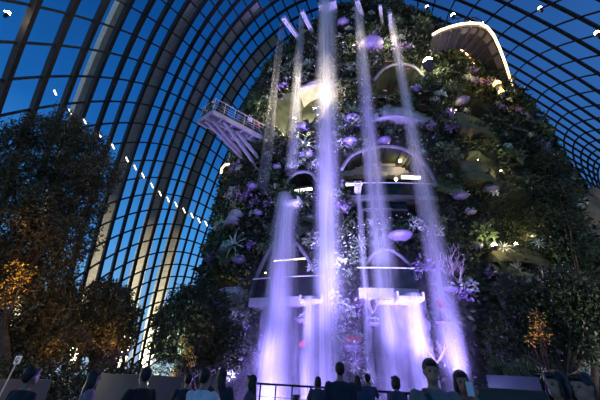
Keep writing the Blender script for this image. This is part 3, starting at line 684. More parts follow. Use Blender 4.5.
# ------------------------------------------------------------------ single plants growing on the mountain
def align(n, spin):
    n = (n+V((0, 0, .55))).normalized(); q = V((0, 0, 1)).rotation_difference(n)
    return q.to_matrix().to_4x4() @ Matrix.Rotation(spin, 4, 'Z')
def rosette(nl, l, w, droop, rise):
    mb = MB()
    for i in range(nl):
        a = i*2.39996; e = rise*(.35+.65*i/nl); d = V((math.cos(a)*math.cos(e), math.sin(a)*math.cos(e), math.sin(e)))
        mb.leaf(V((0, 0, .02)), d, V((0, 0, 1)), l*random.uniform(.8, 1.1), w, droop, 5)
    return mb
def fern(nf, l):
    mb = MB()
    for i in range(nf):
        a = 2*math.pi*i/nf+random.uniform(-.2, .2); d = V((math.cos(a)*.7, math.sin(a)*.7, .75)).normalized(); p = V((0, 0, 0)); st = [p.copy()]
        for s in range(9):
            d = (d+V((0, 0, -.13))).normalized(); p = p+d*l/9; st.append(p.copy()); x = d.cross(V((0, 0, 1))).normalized(); r = l*.26*math.sin(math.pi*(s+1)/10.5)
            for sg in (-1, 1): mb.leaf(p, x*sg+d*.5, V((0, 0, 1)), r, l*.07, .3, 2)
        mb.tube(st, [.012]*9+[.004], 4)
    return mb
def shrub(n, r, l, wd=.45):
    P = rng.normal(0, 1, (n, 3)); P /= np.linalg.norm(P, axis=1)[:, None]; P[:, 2] = abs(P[:, 2])*.8; N = P.copy()
    Vs, Fs = leafcloud(P*r*rng.uniform(.5, 1, (n, 1))**.5, N, rng.uniform(.6, 1.2, n)*l, wd); mb = MB(); mb.add([V(v) for v in Vs], [tuple(f) for f in Fs])
    for a in range(5): mb.tube([(0, 0, -.1), (math.cos(a*1.26)*r*.6, math.sin(a*1.26)*r*.6, r*.6)], [.03, .01], 4)
    return mb
def twigs(h, n=7):
    mb = MB()
    def br(p, d, l, r, k):
        q = [p]
        for s in range(4): d = (d+V((random.uniform(-.25, .25), random.uniform(-.25, .25), .08))).normalized(); q.append(q[-1]+d*l/4)
        mb.tube(q, [r, r*.85, r*.7, r*.55, r*.4], 5)
        if k:
            for _ in range(2+k): i = random.choice((2, 3, 4)); br(q[i], (d+V((random.uniform(-.9, .9), random.uniform(-.9, .9), random.uniform(0, .5)))).normalized(), l*.62, r*.5, k-1)
    for i in range(n): br(V((0, 0, 0)), V((math.cos(i*2.4)*.7, math.sin(i*2.4)*.7, .8)).normalized(), h*.55, h*.03, 2)
    return mb
KINDS = [
 ('silver_rosette', rosette(26, .85, .09, 1.1, 1.3), 'leaf_pale', 'silver rosette plant with arching strap leaves rooted in the planted wall', 'plant', 'silver rosette plants on the planted wall', 110, .35, .7, .8),
 ('fern', fern(11, 1.0), 'leaf_mid', 'feathery green fern rooted in the planted wall', 'fern', 'green ferns on the planted wall', 90, .7, 1.3, .3),
 ('leafy_shrub', shrub(110, .6, .38), 'leaf_mid', 'rounded green leafy shrub rooted in the planted wall', 'shrub', 'leafy shrubs on the planted wall', 120, .6, 1.4, .25),
 ('pale_shrub', shrub(90, .45, .26, .55), 'leaf_pale', 'small pale variegated shrub rooted in the planted wall', 'shrub', 'pale variegated shrubs on the planted wall', 95, .5, 1.1, .85),
 ('mauve_shrub', shrub(80, .5, .3), 'leaf_mauve', 'mauve leaved shrub rooted in the planted wall', 'shrub', 'mauve shrubs on the planted wall', 60, .6, 1.3, .7),
 ('broad_leaf_plant', rosette(11, 1.1, .34, .8, 1.1), 'leaf_dark', 'dark plant with broad drooping leaves rooted in the planted wall', 'plant', 'broad leaved dark plants on the planted wall', 70, .7, 1.4, .1)]
FIX = {'silver_rosette': [(236, 246, 1.5), (305, 147, 1.5), (300, 82, 1.2), (353, 112, 1.2), (345, 128, 1.), (330, 72, 1.), (318, 50, 1.), (590, 362, 1.3), (575, 366, 1.2), (360, 245, .8), (335, 335, .8)],
       'pale_shrub': [(318, 240, 1.2), (330, 300, 1.2), (335, 260, 1.2), (308, 65, 1.2), (235, 192, 1.3), (240, 320, 1.5), (345, 310, 1.2), (468, 285, 1.), (416, 225, 1.1)],
       'fern': [(505, 360, 1.3), (330, 130, 1.), (560, 180, 1.2)]}
for nm, mbk, m, lab, cat, grp, cnt, lo, hi, cen in KINDS:
    proto = build(nm, mbk, m, label=lab, cat=cat, group=grp); first = True
    P, N, px = sample(6000); k = rng.random(len(P)) < (1-cen+cen*centre(px)**1.3); k &= (px[:, 0] > 5) & (px[:, 0] < 598) & (px[:, 1] > 5) & (px[:, 1] < 385)
    spots_ = [(V(p)+V(n)*.45, V(n), random.uniform(lo, hi)) for p, n in zip(P[k], N[k])][:cnt]
    for x, y, s in FIX.get(nm, []):
        try: p, n = on_mtn(x, y, .55); spots_.append((p, n, s))
        except ValueError: pass
    for p, n, s in spots_:
        o = proto if first else proto.copy()
        if not first: COL.objects.link(o)
        first = False
        o.matrix_world = Matrix.Translation(p) @ align(n, random.uniform(0, 6.28)) @ Matrix.Scale(s, 4)
# red flower heads
fl = MB()
for i in range(14): a = i*2.4; fl.leaf((0, 0, 0), (math.cos(a), math.sin(a), .6), V((0, 0, 1)), .2, .12, .5, 3)
proto = build('red_flower', fl, 'leaf_red', label='small red flower head on the planted wall', cat='flower', group='red flowers on the planted wall'); first = True
for x, y, s in [(425, 92, 1.2), (432, 98, .9), (388, 62, 1.2), (344, 97, 1), (385, 91, .9), (423, 105, .9), (352, 338, .9), (347, 341, .8), (358, 340, .8), (316, 143, .8), (363, 136, .8), (303, 345, 1), (441, 305, 1.1), (408, 69, .8)]:
    p, n = on_mtn(x, y, .95); o = proto if first else proto.copy()
    if not first: COL.objects.link(o)
    first = False; o.matrix_world = Matrix.Translation(p) @ align(n, x) @ Matrix.Scale(s*1.2, 4)
# glazed planter pods
PODS = [(371, 47, 26), (400, 235, 25), (461, 196, 15), (471, 212, 11), (478, 246, 10), (492, 189, 13), (239, 260, 15), (252, 186, 11), (258, 213, 10), (307, 155, 14), (350, 142, 16), (277, 167, 9), (240, 327, 18), (235, 364, 9), (303, 320, 16), (373, 323, 15), (352, 346, 18), (450, 288, 16), (442, 322, 14), (384, 141, 14), (343, 24, 13), (304, 128, 15), (352, 120, 18), (416, 90, 12), (462, 101, 14), (328, 221, 12)]
WH = ['high at the summit between two falls, largest of the pods', 'bulging beside the lower middle arch, under the largest arch', 'upper of the pair beyond the outermost fall', 'lower of the pair beyond the outermost fall', 'lone and small in the dark plants above the yellow flowers', 'dim, near the olive alcove lamps', 'under the white fan-leaved plant near the dome', 'small, high beside the faint stream', 'small, between two pods on the dome side', 'under the silver rosette above the small arch', 'under the apex of the largest arch rim, main fall side', 'tiny, by the lookout deck struts', 'wide and low near the dome-side terrace', 'lowest of all, near the ground on the dome side', 'between the widest fall and the main fall, low down', 'under the bare twigs of the lower middle arch', 'topped by red flowers low between the falls', 'under the pink bare branches', 'low beside the outermost fall', 'above the apex of the largest arch rim', 'topmost, beside the ribbed trough', 'just below the warm alcove', 'between the main fall and the slim fall, above the largest arch', 'beside the dark recess with red flowers', 'dim, on the olive terrace', 'half hidden behind the main waterfall']
for (x, y, wpx), wh in zip(PODS, WH):
    try: p, n = on_mtn(x, y, .75)
    except ValueError: continue
    r = wpx*.5*((p-CAM).dot(R @ V((0, 0, -1))))/F; r = min(r, 1.35)
    t = root('planter_pod', p, 'violet glazed planter pod '+wh, 'planter', 'glazed planter pods')
    mb = MB(); prof = [(.15, -.5), (.55, -.42), (.85, -.22), (1., .0), (.97, .08), (.8, .1), (.3, .12)]
    mb.tube([p+V((0, 0, q*r*.9)) for _, q in prof], [a*r for a, _ in prof], 20); build('bowl', mb, 'pod', t, smooth=True)
    mb = shrub(50, r*.8, r*.5); mb.v = [v+p+V((0, 0, r*.1)) for v in mb.v]; build('foliage', mb, random.choice(['leaf_mauve', 'leaf_mid', 'leaf_pale']), t)
    mb = MB(); mb.beam(p-V((0, 0, r*.3)), p-n*1.1-V((0, 0, r*.4)), .12, .12); build('bracket', mb, 'black', t)
for x, y, h, lab in ((447, 266, 1.9, 'pale bare branching shrub beside the outermost fall, nearest to it'), (457, 274, 1.7, 'pink bare branching shrub beyond the outermost fall, just over a violet pod'), (372, 306, 1.3, 'bare twiggy shrub under the lower middle walkway'), (436, 354, 1.3, 'low bare twiggy shrub near the head of the man in grey'), (236, 200, 1.6, 'bare white twigs high beside the shaded terrace'), (600-62, 290, 2.4, 'thin bare stems in the dark planting above the yellow flowers')):
    p, n = on_mtn(x, y, .7); mb = twigs(h); mb.v = [v+p-V((0, 0, h*.3)) for v in mb.v]; build('bare_branches', mb, 'palebark', label=lab, cat='shrub', loc=p)
# ------------------------------------------------------------------ rock face at the far side
rk = MB()
for x, y, r in ((570, 196, .6), (577, 208, 1.), (583, 222, 1.7), (590, 252, 2.), (597, 285, 2.2), (604, 320, 2.4), (596, 206, 1.1), (600, 225, 1.6), (610, 262, 2.)):
    rk.ell(atY(x, y, 20.5), (r, r*.8, r*1.5), 20, 12)
rk.v = [v+noise.noise_vector(v*.8)*.5+noise.noise_vector(v*2.5)*.15 for v in rk.v]
build('rock_face', rk, 'stone', smooth=True, label='brown weathered rock face standing beside the planted mountain at the far dark side', cat='rock', loc=atY(590, 252, 20.5))
spot(V((18, 9, .5)), atY(590, 190, 20.5), (1., .88, .7), 1800, 22, .8, .2)
# ------------------------------------------------------------------ trees
def tree(name, label, base, blobs, n, lo, hi, leaf='leaf_tree', trunk=.16, gold=None, cat='tree'):
    base = V(base); t = root(name, base, label, cat)
    top = sum((c for c, r in blobs), V((0, 0, 0)))/len(blobs); fork = base.lerp(V((top.x, top.y, max(base.z+1., top.z*.55))), .75)
    mb = MB(); mid = base.lerp(fork, .5)+V((.12, .05, 0)); mb.tube([base, mid, fork], [trunk, trunk*.8, trunk*.65], 9)
    tk = build('trunk', mb, 'bark', t, smooth=True)
    mb = MB()
    for c, r in blobs:
        m_ = fork.lerp(c, .5)+V((random.uniform(-.2, .2), random.uniform(-.2, .2), .25)); mb.tube([fork, m_, c], [trunk*.45, trunk*.28, trunk*.1], 6)
        for _ in range(6): d = V(rng.normal(0, 1, 3)).normalized(); mb.tube([c-d*.05, c+d*r*.8], [trunk*.1, .006], 4)
    build('branches', mb, 'bark', tk, smooth=True)
    Ps, Ns = [], []
    for c, r in blobs:
        k = int(n*r*r/sum(q*q for _, q in blobs)); d = rng.normal(0, 1, (k, 3)); d /= np.linalg.norm(d, axis=1)[:, None]
        cl = np.array([noise.noise(V(c)*3+V(q)*2.2) for q in d]); rr = r*(.35+.65*rng.random(k)**.5)*(1+.55*cl); Ps.append(np.array(c)+d*rr[:, None]); Ns.append(d)
    P, N = np.concatenate(Ps), np.concatenate(Ns); ok = P[:, 2] > .1; P, N = P[ok], N[ok]
    build('foliage', leafcloud(P, N, rng.uniform(lo, hi, len(P)), .45, 1.2), leaf, t)
    return t
def B(L, Y): return [(atY(x, y, Y+dy), r) for x, y, r, dy in L]
tree('broadleaf_tree', 'tall dark broadleaf tree, largest one, in front of the dome lattice with an amber glow', ground(28, 12.5), B([(10, 145, 1.1, 0), (38, 132, 1., .5), (66, 132, 1., 0), (88, 150, 1., .3), (98, 175, 1., 0), (60, 170, 1.1, .6), (25, 178, 1.1, 0), (80, 205, 1.1, .5), (45, 212, 1.2, 0), (10, 222, 1.1, .4), (70, 240, 1.0, 0), (36, 255, 1.1, .6), (10, 270, 1., 0), (52, 285, .95, .4), (22, 305, .9, 0), (85, 180, .8, .8), (-15, 180, 1.2, 0), (-12, 260, 1.2, 0)], 12), 62000, .08, .19)
tree('broadleaf_tree', 'smaller olive-gold tree between the largest tree and the dome foot', ground(108, 14), B([(100, 292, .6, 0), (118, 298, .6, .3), (92, 312, .6, 0), (110, 318, .7, .2), (128, 316, .5, 0), (98, 338, .6, .1), (122, 336, .6, 0), (80, 330, .5, 0), (110, 350, .6, 0)], 13.5), 16000, .08, .18)
tree('broadleaf_tree', 'dense dark low tree with orange lights beside the dome-side foot of the mountain', ground(200, 14), B([(188, 300, .7, .5), (170, 318, .7, 0), (200, 318, .8, 0), (216, 305, .7, .8), (180, 338, .8, 0), (210, 338, .8, .3), (228, 335, .7, .6), (165, 345, .6, 0), (195, 355, .7, -.2), (225, 358, .7, .3)], 13.5), 24000, .08, .19, 'leaf_dark')
tree('understory_tree', 'dark understory tree with orange lit leaves low beneath the largest tree', ground(48, 13), B([(12, 335, .7, 0), (35, 330, .7, .3), (58, 318, .7, 0), (72, 342, .7, 0), (45, 350, .6, 0), (20, 358, .6, 0), (62, 300, .6, .3)], 12.5), 16000, .08, .17)
tree('understory_tree', 'dark spreading tree above the raised planter with amber flowers in it', ground(545, 13.5), B([(505, 345, .6, 0), (520, 318, .7, .3), (512, 290, .7, .5), (540, 300, .7, .3), (565, 285, .8, 0), (560, 320, .7, 0), (588, 305, .8, 0), (580, 345, .7, -.4), (540, 345, .6, -.3), (600, 335, .8, 0)], 13.5), 16000, .1, .22, 'leaf_dark')
tree('conifer_like_tree', 'tall slender dark tree leaning at the far edge in front of the rock face', ground(575, 16), B([(548, 165, 1., .5), (556, 195, 1.1, .4), (565, 225, 1.1, .2), (570, 255, 1.1, 0), (580, 285, 1.1, 0), (540, 215, .9, .5), (545, 245, .9, .5), (592, 315, 1.1, 0)], 17.5), 12000, .12, .28, 'leaf_dark')
tree('amber_lit_clump', 'flowering shrub with amber lamplight in its leaf colour, in the dark planting above the raised planter', ground(540, 12.9), B([(537, 318, .25, 0), (542, 326, .25, 0), (534, 330, .22, 0), (545, 338, .2, 0), (530, 340, .2, 0)], 11.8), 230, .06, .12, 'leaf_gold', .05, cat='shrub')
tree('amber_lit_clump', 'leafy clump with amber lamplight in its leaf colour, in the dark low tree on the dome side', ground(190, 12.8), B([(188, 352, .2, 0), (192, 360, .18, 0), (174, 372, .16, 0), (183, 342, .15, 0)], 12.5), 260, .05, .11, 'leaf_gold', .05, cat='shrub')  # this clump and the next two have orange lamplight in the leaf colour
tree('amber_lit_clump', 'leafy clump with amber lamplight in its leaf colour, under the largest tree', ground(48, 12.6), B([(48, 352, .2, 0), (50, 343, .16, 0), (52, 357, .15, 0), (40, 345, .15, 0), (80, 346, .12, 0)], 12.3), 260, .05, .11, 'leaf_gold', .05, cat='shrub')
tree('amber_lit_clump', 'high clump with amber lamplight in its leaf colour, at the crown edge of the largest tree', ground(12, 11.2), B([(14, 268, .3, 0), (8, 284, .35, 0), (22, 282, .28, 0), (10, 300, .25, 0), (28, 270, .25, 0)], 11), 260, .06, .13, 'leaf_gold', .05, cat='shrub')
OR = (1., .5, .12); spot((13, 9.5, .5), (13.5, 19, 9), (1, .95, .85), 1500, 75, .9, .3); point((-4.6, 7., 1.2), (1., .82, .6), 60, .3); point((-7.8, 8., 2.), (1., .8, .55), 50, .3)  # fill spot and points added to lift the dark planting and largest tree
for x, y, Y, wt in ((540, 326, 11.3, 9), (535, 342, 11.4, 3), (190, 356, 11.4, 5), (173, 372, 11.4, 3), (49, 350, 11.6, 8), (12, 285, 10.5, 16), (20, 262, 10.6, 9), (105, 330, 12.6, 10), (60, 300, 11.3, 6), (22, 225, 11, 9), (112, 345, 12.8, 6), (205, 330, 12.3, 4)): point(atY(x, y, Y), OR, wt, .1)
for i, (x0, x1) in enumerate(((-8, 40), (40, 88), (88, 135), (135, 180))):
    lab = ('clipped dark hedge under the largest tree at the picture edge', 'clipped dark hedge under the low amber clump', 'clipped dark hedge beneath the olive-gold tree', 'clipped dark hedge beside the dense low tree')[i]
    tree('hedge', lab, ground((x0+x1)/2, 13.6), [(ground(x0+(x1-x0)*t, 13.6, z), .5) for t in (.1, .37, .63, .9) for z in (.6, 1.2)], 2600, .06, .15, 'leaf_dark', .06, cat='hedge')
ab = inside(520, 247, 1.0)
tree('small_tree', 'small fine-branched tree growing inside the olive-lit alcove with the twin lamps', ab, [(inside(x, y, 1.2), .75) for x, y in ((508, 218), (522, 208), (535, 216), (515, 230), (530, 230))], 900, .08, .16, 'leaf_mid', .07)
for x in (503, 528): point(inside(x, 238, 1.4)+V((0, -.4, 0)), (1., .85, .4), 40, .1)
# ------------------------------------------------------------------ low walls, railing, sign
def hgt(x, y, d): r = ray(x, y); return H+d*r.z/math.hypot(r.x, r.y)
def lowwall(name, label, x0, x1, ytop, d0, d1, m, th=.25, kind=None):
    a, b = ground(x0, d0), ground(x1, d1); h = hgt((x0+x1)/2, ytop, (d0+d1)/2)
    mb = MB(); mb.wall([a, b], h-.06, th); t = root(name, a, label, 'wall'); build('panel', mb, m, t)
    mb = MB(); d = (b-a).normalized(); nn = V((-d.y, d.x, 0))*th/2; mb.beam(a+nn+V((0, 0, h-.03)), b+nn+V((0, 0, h-.03)), th+.06, .06); build('coping', mb, m, t); return t
lowwall('planter_wall', 'grey-blue low planter wall behind the sign post', -14, 60, 379.5, 11.5, 11.8, 'wallblue')
lowwall('planter_wall', 'pale glassy planter wall beneath the olive-gold tree', 104, 152, 374.5, 11.6, 11.6, 'wallpale')
lowwall('planter_wall', 'dim planter wall in front of the dense dark low tree', 153, 186, 376, 11.6, 11.6, 'wallblue')
lowwall('planter_wall', 'raised blue-violet planter wall beside the railing, under the dark planting', 487, 540, 376, 11.6, 11.6, 'wallblue', .6)
lowwall('parapet', 'dark low parapet behind the woman raising a phone', 466, 552, 389, 8.6, 8.6, 'walldark', .3)
spot(ground(300, 11)+V((4.5, -1.2, 1.)), ground(515, 11.6, 1.3), (.35, .35, 1.), 320, 70); spot(ground(100, 8.6, .2), ground(128, 11.6, .8), (.8, .85, 1.), 14, 80)
mb = MB(); a = ground(2, 11.2, .02); b = ground(24, 11.3, .02); mb.beam(a+V((0, 0, .55)), b+V((0, 0, .1)), .05, .25); build('bench_panel', mb, 'wallpale', label='slanting pale panel leaning before the low wall at the picture edge', cat='panel', loc=a)
FP = [(252, 12.8), (262, 12.6), (277, 12.4), (293, 12.2), (311, 12.), (329, 11.8), (347, 11.6), (366, 11.4), (386, 11.2), (404, 11.1), (425, 11.), (447, 10.9), (470, 10.8), (486, 10.7)]
fg = [ground(x, d) for x, d in FP]; RH = 1.17
rl = root('railing', fg[6], 'dark slim metal railing between the visitors and the falls', 'railing')
for p in fg: mb = MB(); mb.box(p+V((0, 0, RH/2)), (.05, .05, RH)); build('rail_post', mb, 'rail', rl)
mb = MB(); mb.tube([p+V((0, 0, RH)) for p in fg], .035, 8); build('handrail', mb, 'rail', rl)
for z in (.3, .55, .8): mb = MB(); mb.tube([p+V((0, 0, z)) for p in fg], .008, 5); build('wire', mb, 'rail', rl)
p = ground(14, 10.5); q = ground(18.5, 10.5, hgt(18.5, 360, 10.5)); sg = root('direction_sign', p, 'small white square sign on a thin leaning pole by the low wall', 'sign')
mb = MB(); mb.tube([p, q], .015, 6); build('pole', mb, 'conc', sg)
mb = MB(); mb.box(q, (.14, .015, .17)); pl_ = build('plate', mb, 'white', sg)
mb = MB(); pts = [q+V((.036*math.cos(a), -.012, .044*math.sin(a)+.008)) for a in np.linspace(.6, 5.7, 14)]; mb.tube(pts, .009, 5); mb.beam(q+V((-.03, -.012, -.06)), q+V((.035, -.012, -.057)), .01, .012); build('symbol', mb, 'black', pl_)
# ------------------------------------------------------------------ people
def remeshed(name, mb, vox, m, parent, smooth=True, **kw):
    o = build(name, mb, m, parent, **kw); md = o.modifiers.new('r', 'REMESH'); md.mode = 'VOXEL'; md.voxel_size = vox
    sm = o.modifiers.new('s', 'SMOOTH'); sm.factor = .5; sm.iterations = 3
    dg = bpy.context.evaluated_depsgraph_get(); me = bpy.data.meshes.new_from_object(o.evaluated_get(dg)); o.modifiers.clear()
    old = o.data; o.data = me; bpy.data.meshes.remove(old)
    if not me.materials: me.materials.append(M[m] if isinstance(m, str) else m)
    me.polygons.foreach_set('use_smooth', [True]*len(me.polygons)); return o
CL = {}
def cloth(c):
    if c not in CL: CL[c] = mat('cloth_%d' % len(CL), c, .85, var=.25, vscale=14)
    return CL[c]
ARMS = {'down': ((.25, .01, 1.14), (.27, -.05, .9), (0, -.1, -1)), 'rail': ((.26, -.08, 1.17), (.2, -.34, 1.1), (-.2, -1, -.1)),
        'phone': ((.26, -.14, 1.22), (.1, -.14, 1.5), (-.1, .0, 1)), 'camera': ((.25, -.18, 1.22), (.08, -.32, 1.48), (-.3, -.1, 1)),
        'reach': ((.33, -.22, 1.4), (.4, -.46, 1.5), (.2, -1, .3)), 'hip': ((.34, .06, 1.17), (.2, -.04, .98), (-.8, -.4, -.2))}
def person(label, pos, h, yaw, shirt, trousers, armL='down', armR='down', hair='short', vox=.011, look=0., extras=(), skirt=False, w=1.):
    s = h/1.75; T = Matrix.Translation(pos) @ Matrix.Rotation(yaw, 4, 'Z') @ Matrix.Scale(s, 4)
    t = root('person', pos, label, 'person'); fine = vox < .02
    def put(mb): mb.v = [T @ v for v in mb.v]; return mb
    def hd(v): return Matrix.Rotation(look, 3, 'Z') @ V(v)   # head turn about the neck
    HC = V((0, -.015, 1.635))
    def hp(x, y, z): return hd((x, y, z))+V((0, -.015, 1.635))
    hax = (hd((1, 0, 0)), hd((0, 1, 0)), V((0, 0, 1)))
    b = MB()
    b.loft([((0, .0, .86), .13*w, .1), ((0, .0, .95), .165*w, .115), ((0, 0, 1.08), .14*w, .1), ((0, 0, 1.25), .16*w, .112), ((0, .005, 1.38), .17*w, .105), ((0, .01, 1.45), .12*w, .075), ((0, .01, 1.49), .055, .055)])
    b.capsule((0, .012, 1.42), (0, -.005, 1.58), .058, .052)
    b.ell(hp(0, .012, .015), (.076, .096, .112), 18, 12, hax); b.ell(hp(0, -.03, -.055), (.056, .062, .06), 14, 10, hax)
    b.ell(hp(0, -.098, -.012), (.012, .017, .024), 8, 6, hax); b.ell(hp(0, -.085, .028), (.05, .012, .011), 10, 6, hax); b.ell(hp(0, -.082, -.062), (.024, .013, .011), 10, 6, hax)
    for sx in (-1, 1): b.ell(hp(sx*.077, .012, 0), (.012, .022, .032), 8, 6, hax)
    sl = MB(); arms = {}
    for sx, ar in ((-1, armR), (1, armL)):
        E_, W_, D_ = (V(q) for q in ARMS[ar]); E_.x *= sx; W_.x *= sx; D_.x *= sx; D_.normalize(); S_ = V((sx*.175*w, .01, 1.405))
        b.capsule(S_, E_, .05, .04); b.capsule(E_, W_, .041, .027)
        sd = D_.cross(V((0, 1, .3))).normalized()
        if abs(sd.x) < .2: sd = V((0, 1, 0))
        nrm = D_.cross(sd).normalized(); pc = W_+D_*.045
        b.ell(pc, (.04, .016, .052), 10, 8, (sd, nrm, D_))
        for k, (o_, ln) in enumerate(((-.03, .062), (-.011, .072), (.009, .068), (.027, .054))):
            r0 = pc+D_*.04+sd*o_; r1 = r0+D_*ln*.55; r2 = r1+(D_+nrm*.6*-sx).normalized()*ln*.45
            b.tube([r0-D_*.02, r0, r1, r2], [.009, .0095, .009, .008], 7)
        th0 = W_+D_*.02-sd*.03; b.tube([th0, th0+(D_-sd).normalized()*.035, th0+(D_*1.3-sd*.5).normalized()*.066], [.012, .011, .0085], 7)
        arms[sx] = (S_, E_, W_, D_)
        sl.capsule(S_, S_.lerp(E_, .82), .068, .058)
    for sx in (-1, 1):
        b.capsule((sx*.09, 0, .9), (sx*.1, -.01, .5), .085, .055); b.capsule((sx*.1, -.01, .5), (sx*.105, .02, .1), .055, .036)
        b.ell((sx*.11, -.05, .04), (.042, .12, .035), 12, 8)
    bd = remeshed('body', put(b), vox*s, 'skin', t)
    g = MB(); g.loft([((0, 0, .88), .185*w, .135), ((0, 0, .97), .182*w, .132), ((0, 0, 1.1), .16*w, .12), ((0, 0, 1.25), .178*w, .13), ((0, .005, 1.37), .19*w, .122), ((0, .01, 1.44), .15*w, .092), ((0, .012, 1.478), .075, .07)])
    g.v += []; o0 = len(g.v); g.add(sl.v, sl.f)
    remeshed('shirt', put(g), vox*1.3*s, cloth(shirt), t)
    g = MB()
    if skirt: g.loft([((0, 0, .5), .25, .2), ((0, 0, .75), .21, .16), ((0, 0, .95), .175, .125), ((0, 0, .99), .165, .118)])
    else:
        g.loft([((0, 0, .82), .17*w, .12), ((0, 0, .92), .18*w, .125), ((0, 0, 1.), .165*w, .115)])
        for sx in (-1, 1): g.capsule((sx*.09, 0, .88), (sx*.1, -.01, .5), .1, .07); g.capsule((sx*.1, -.01, .5), (sx*.105, .015, .1), .07, .055)
    remeshed('skirt' if skirt else 'trousers', put(g), vox*1.4*s, cloth(trousers), t)
    for sx in (-1, 1):
        g = MB(); g.ell((sx*.11, -.05, .045), (.05, .135, .045), 12, 8); build('shoe', put(g), 'black', t, smooth=True)
    g = MB()
    g.ell(hp(0, .026, .04), (.086, .1, .1), 18, 12, hax); g.ell(hp(0, -.045, .085), (.062, .05, .035), 12, 8, hax)
    if hair == 'short': g.ell(hp(0, .06, -.01), (.072, .055, .07), 12, 8, hax)
    if hair == 'bob':
        g.ell(hp(0, .05, -.04), (.088, .065, .1), 14, 10, hax)
        for sx in (-1, 1): g.ell(hp(sx*.075, .0, -.05), (.024, .055, .09), 10, 8, hax)
    if hair == 'long':
        g.ell(hp(0, .06, -.06), (.09, .06, .13), 14, 10, hax); g.ell(hp(0, .085, -.2), (.1, .05, .16), 14, 10, hax)
        for sx in (-1, 1): g.ell(hp(sx*.074, .01, -.06), (.024, .055, .11), 10, 8, hax)
    if hair == 'bun': g.ell(hp(0, .115, .06), (.04, .04, .04), 12, 8, hax)
    remeshed('hair', put(g), max(vox, .012)*s, 'hair', t)
    if fine:
        for sx in (-1, 1):
            g = MB(); g.ell(hp(sx*.03, -.082, .006), (.011, .006, .006), 8, 6, hax); build('eye', put(g), 'black', bd, smooth=True)
    if 'strap' in extras:
        g = MB(); P = [(-.1, -.02, 1.475), (-.085, -.1, 1.43), (-.03, -.137, 1.33), (.05, -.142, 1.2), (.12, -.125, 1.08), (.185, -.04, .98), (.16, .1, 1.05), (.03, .15, 1.22), (-.08, .12, 1.4), (-.1, -.02, 1.475)]
        for a, c in zip(P, P[1:]): g.beam(a, c, .05, .012, V((0, -1, .1)))
        st_ = build('bag_strap', put(g), 'black', t); g = MB(); g.box((.24, .03, .93), (.09, .26, .22)); build('bag', put(g), 'black', t)
    if 'backpack' in extras:
        g = MB(); g.ell((0, .2, 1.22), (.15, .1, .22), 14, 10); build('backpack', put(g), 'black', t, smooth=True)
    if 'scarf' in extras:
        g = MB(); g.tube([(.09*math.cos(a), .01+.085*math.sin(a), 1.48+.015*math.sin(2*a)) for a in np.linspace(0, 6.28, 14)], .035, 8); build('scarf', put(g), cloth((.6, .75, .85)), t, smooth=True)
    return t, T, arms
def P_(label, x, ytop, d, yaw, *a, **k):
    h = hgt(x, ytop, d); return person(label, ground(x, d), h, yaw, *a, **k)
PI = math.pi
BLK = (.02, .02, .024); GRY = (.17, .17, .165); WHT = (.75, .77, .82); NVY = (.03, .035, .06); PNK = (.55, .3, .28); LBL = (.5, .62, .72)
P_('person in dark jacket standing before the low wall near the sign', 38, 367.5, 5.4, PI-.4, BLK, BLK, w=1.1)
P_('small person in dusty pink top in front of the hedge', 99, 371, 6.2, PI*.7, (.3, .2, .24), NVY, hair='long')
P_('person in black seen from the side before the pale glassy wall', 148, 368, 5.4, PI+.9, BLK, BLK, 'rail')
P_('person in dark clothes just behind the shoulder of the white shirt', 191, 373, 6.4, PI+.3, (.035, .035, .05), BLK, 'camera', 'camera')
P_('person in white shirt seen from behind', 207, 369, 5., PI-.15, WHT, NVY, 'camera', 'camera')
P_('long-haired person in dark top beside the white shirt', 223, 368.5, 6., PI+.25, (.05, .045, .06), BLK, hair='long')
P_('dark-haired woman in profile at the end of the railing before the widest fall', 253, 375.5, 6.4, PI*1.45, (.12, .1, .14), BLK, hair='long')
P_('person in dark clothes in the middle before the main waterfall, tallest at the railing', 340, 363, 6.2, PI, (.03, .03, .05), BLK, w=1.15)
P_('blurred visitor with round hair beside the tallest one at the railing', 318, 377, 8.4, PI, (.06, .06, .1), BLK, 'rail', 'rail', hair='bob')
P_('visitor in grey-violet top at the railing, nearer to the tallest silhouette of two', 357, 376, 8.8, PI+.2, (.09, .08, .15), BLK, 'rail', hair='long')
P_('visitor at the railing holding up a camera, between two long-haired visitors', 367, 374, 9., PI-.2, (.09, .08, .15), BLK, 'camera', 'camera')
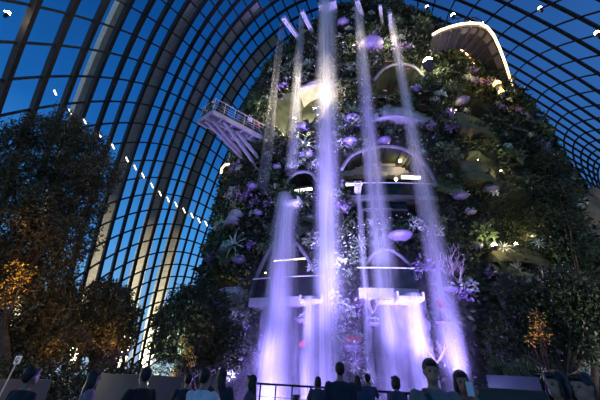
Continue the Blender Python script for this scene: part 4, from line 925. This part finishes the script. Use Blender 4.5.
P_('visitor with hand on hip at the railing beside the man in grey', 395, 376.5, 7.4, PI+.6, (.07, .07, .12), BLK, 'hip', hair='bob')
P_('man in grey shirt with dark strap across the chest, facing away from the falls', 432, 360, 4.1, -.3, GRY, NVY, look=.08, extras=('strap',), w=1.08)
_, T_, ar_ = P_('woman in grey top raising a phone beside the man in grey', 461, 371.5, 4.4, -.45, (.15, .16, .17), NVY, 'phone', 'down', hair='bob', look=.2)
_, E_, W_, D_ = ar_[1]; g = MB(); g.box(W_+D_*.08+V((-.02, -.03, .0)), (.07, .012, .14)); g.v = [T_ @ v for v in g.v]
M['phone'] = mat('pale_phone', (.7, .72, .8), .3); build('phone', g, 'phone', label='pale phone in the raised hand of the woman in grey', cat='phone', loc=T_ @ W_)
P_('person in dusty pink shirt walking past at the far edge', 556, 372, 4.2, -PI*.35, PNK, BLK, hair='bob', look=-.2)
P_('person with pale blue scarf and top, next to the pink shirt', 582, 374, 4.1, -PI*.4, LBL, BLK, hair='short', extras=('scarf',))
# visitors on the lookout deck and one in the lower middle arch
inn_ = (D_ if False else (D2-A2)).normalized()
for t_, lab, sh, ar, hs in ((-.0, 'visitor in black at the outer corner of the lookout deck', BLK, 'rail', 'short'), (.13, 'visitor in dark top leaning over near the outer corner of the lookout deck', NVY, 'rail', 'bob'), (.42, 'visitor in white top on the lookout deck', WHT, 'rail', 'short'), (.5, 'visitor in red top on the lookout deck', (.5, .12, .12), 'down', 'long'), (.72, 'visitor in pink top stretching out an arm on the lookout deck', (.8, .4, .5), 'reach', 'long')):
    p = A2.lerp(B2, max(t_, .03))+inn_*(.27 if t_ > 0 else .9); person(lab, p, 1.68, math.atan2(-(p.x), p.y)*-1 if False else .4, sh, BLK, ar, hair=hs, vox=.024)
p, n = on_mtn(371, 290); b_ = [o for o in bpy.data.objects if o.name.startswith('balcony')]
q = inside(371, 291, .75); person('person in pink top standing behind the glass of the lower middle walkway', V((q.x, q.y, bpy.data.objects['balcony.001'].location.z)), 1.7, .1, (.85, .4, .45), NVY, 'reach', hair='short', vox=.024)
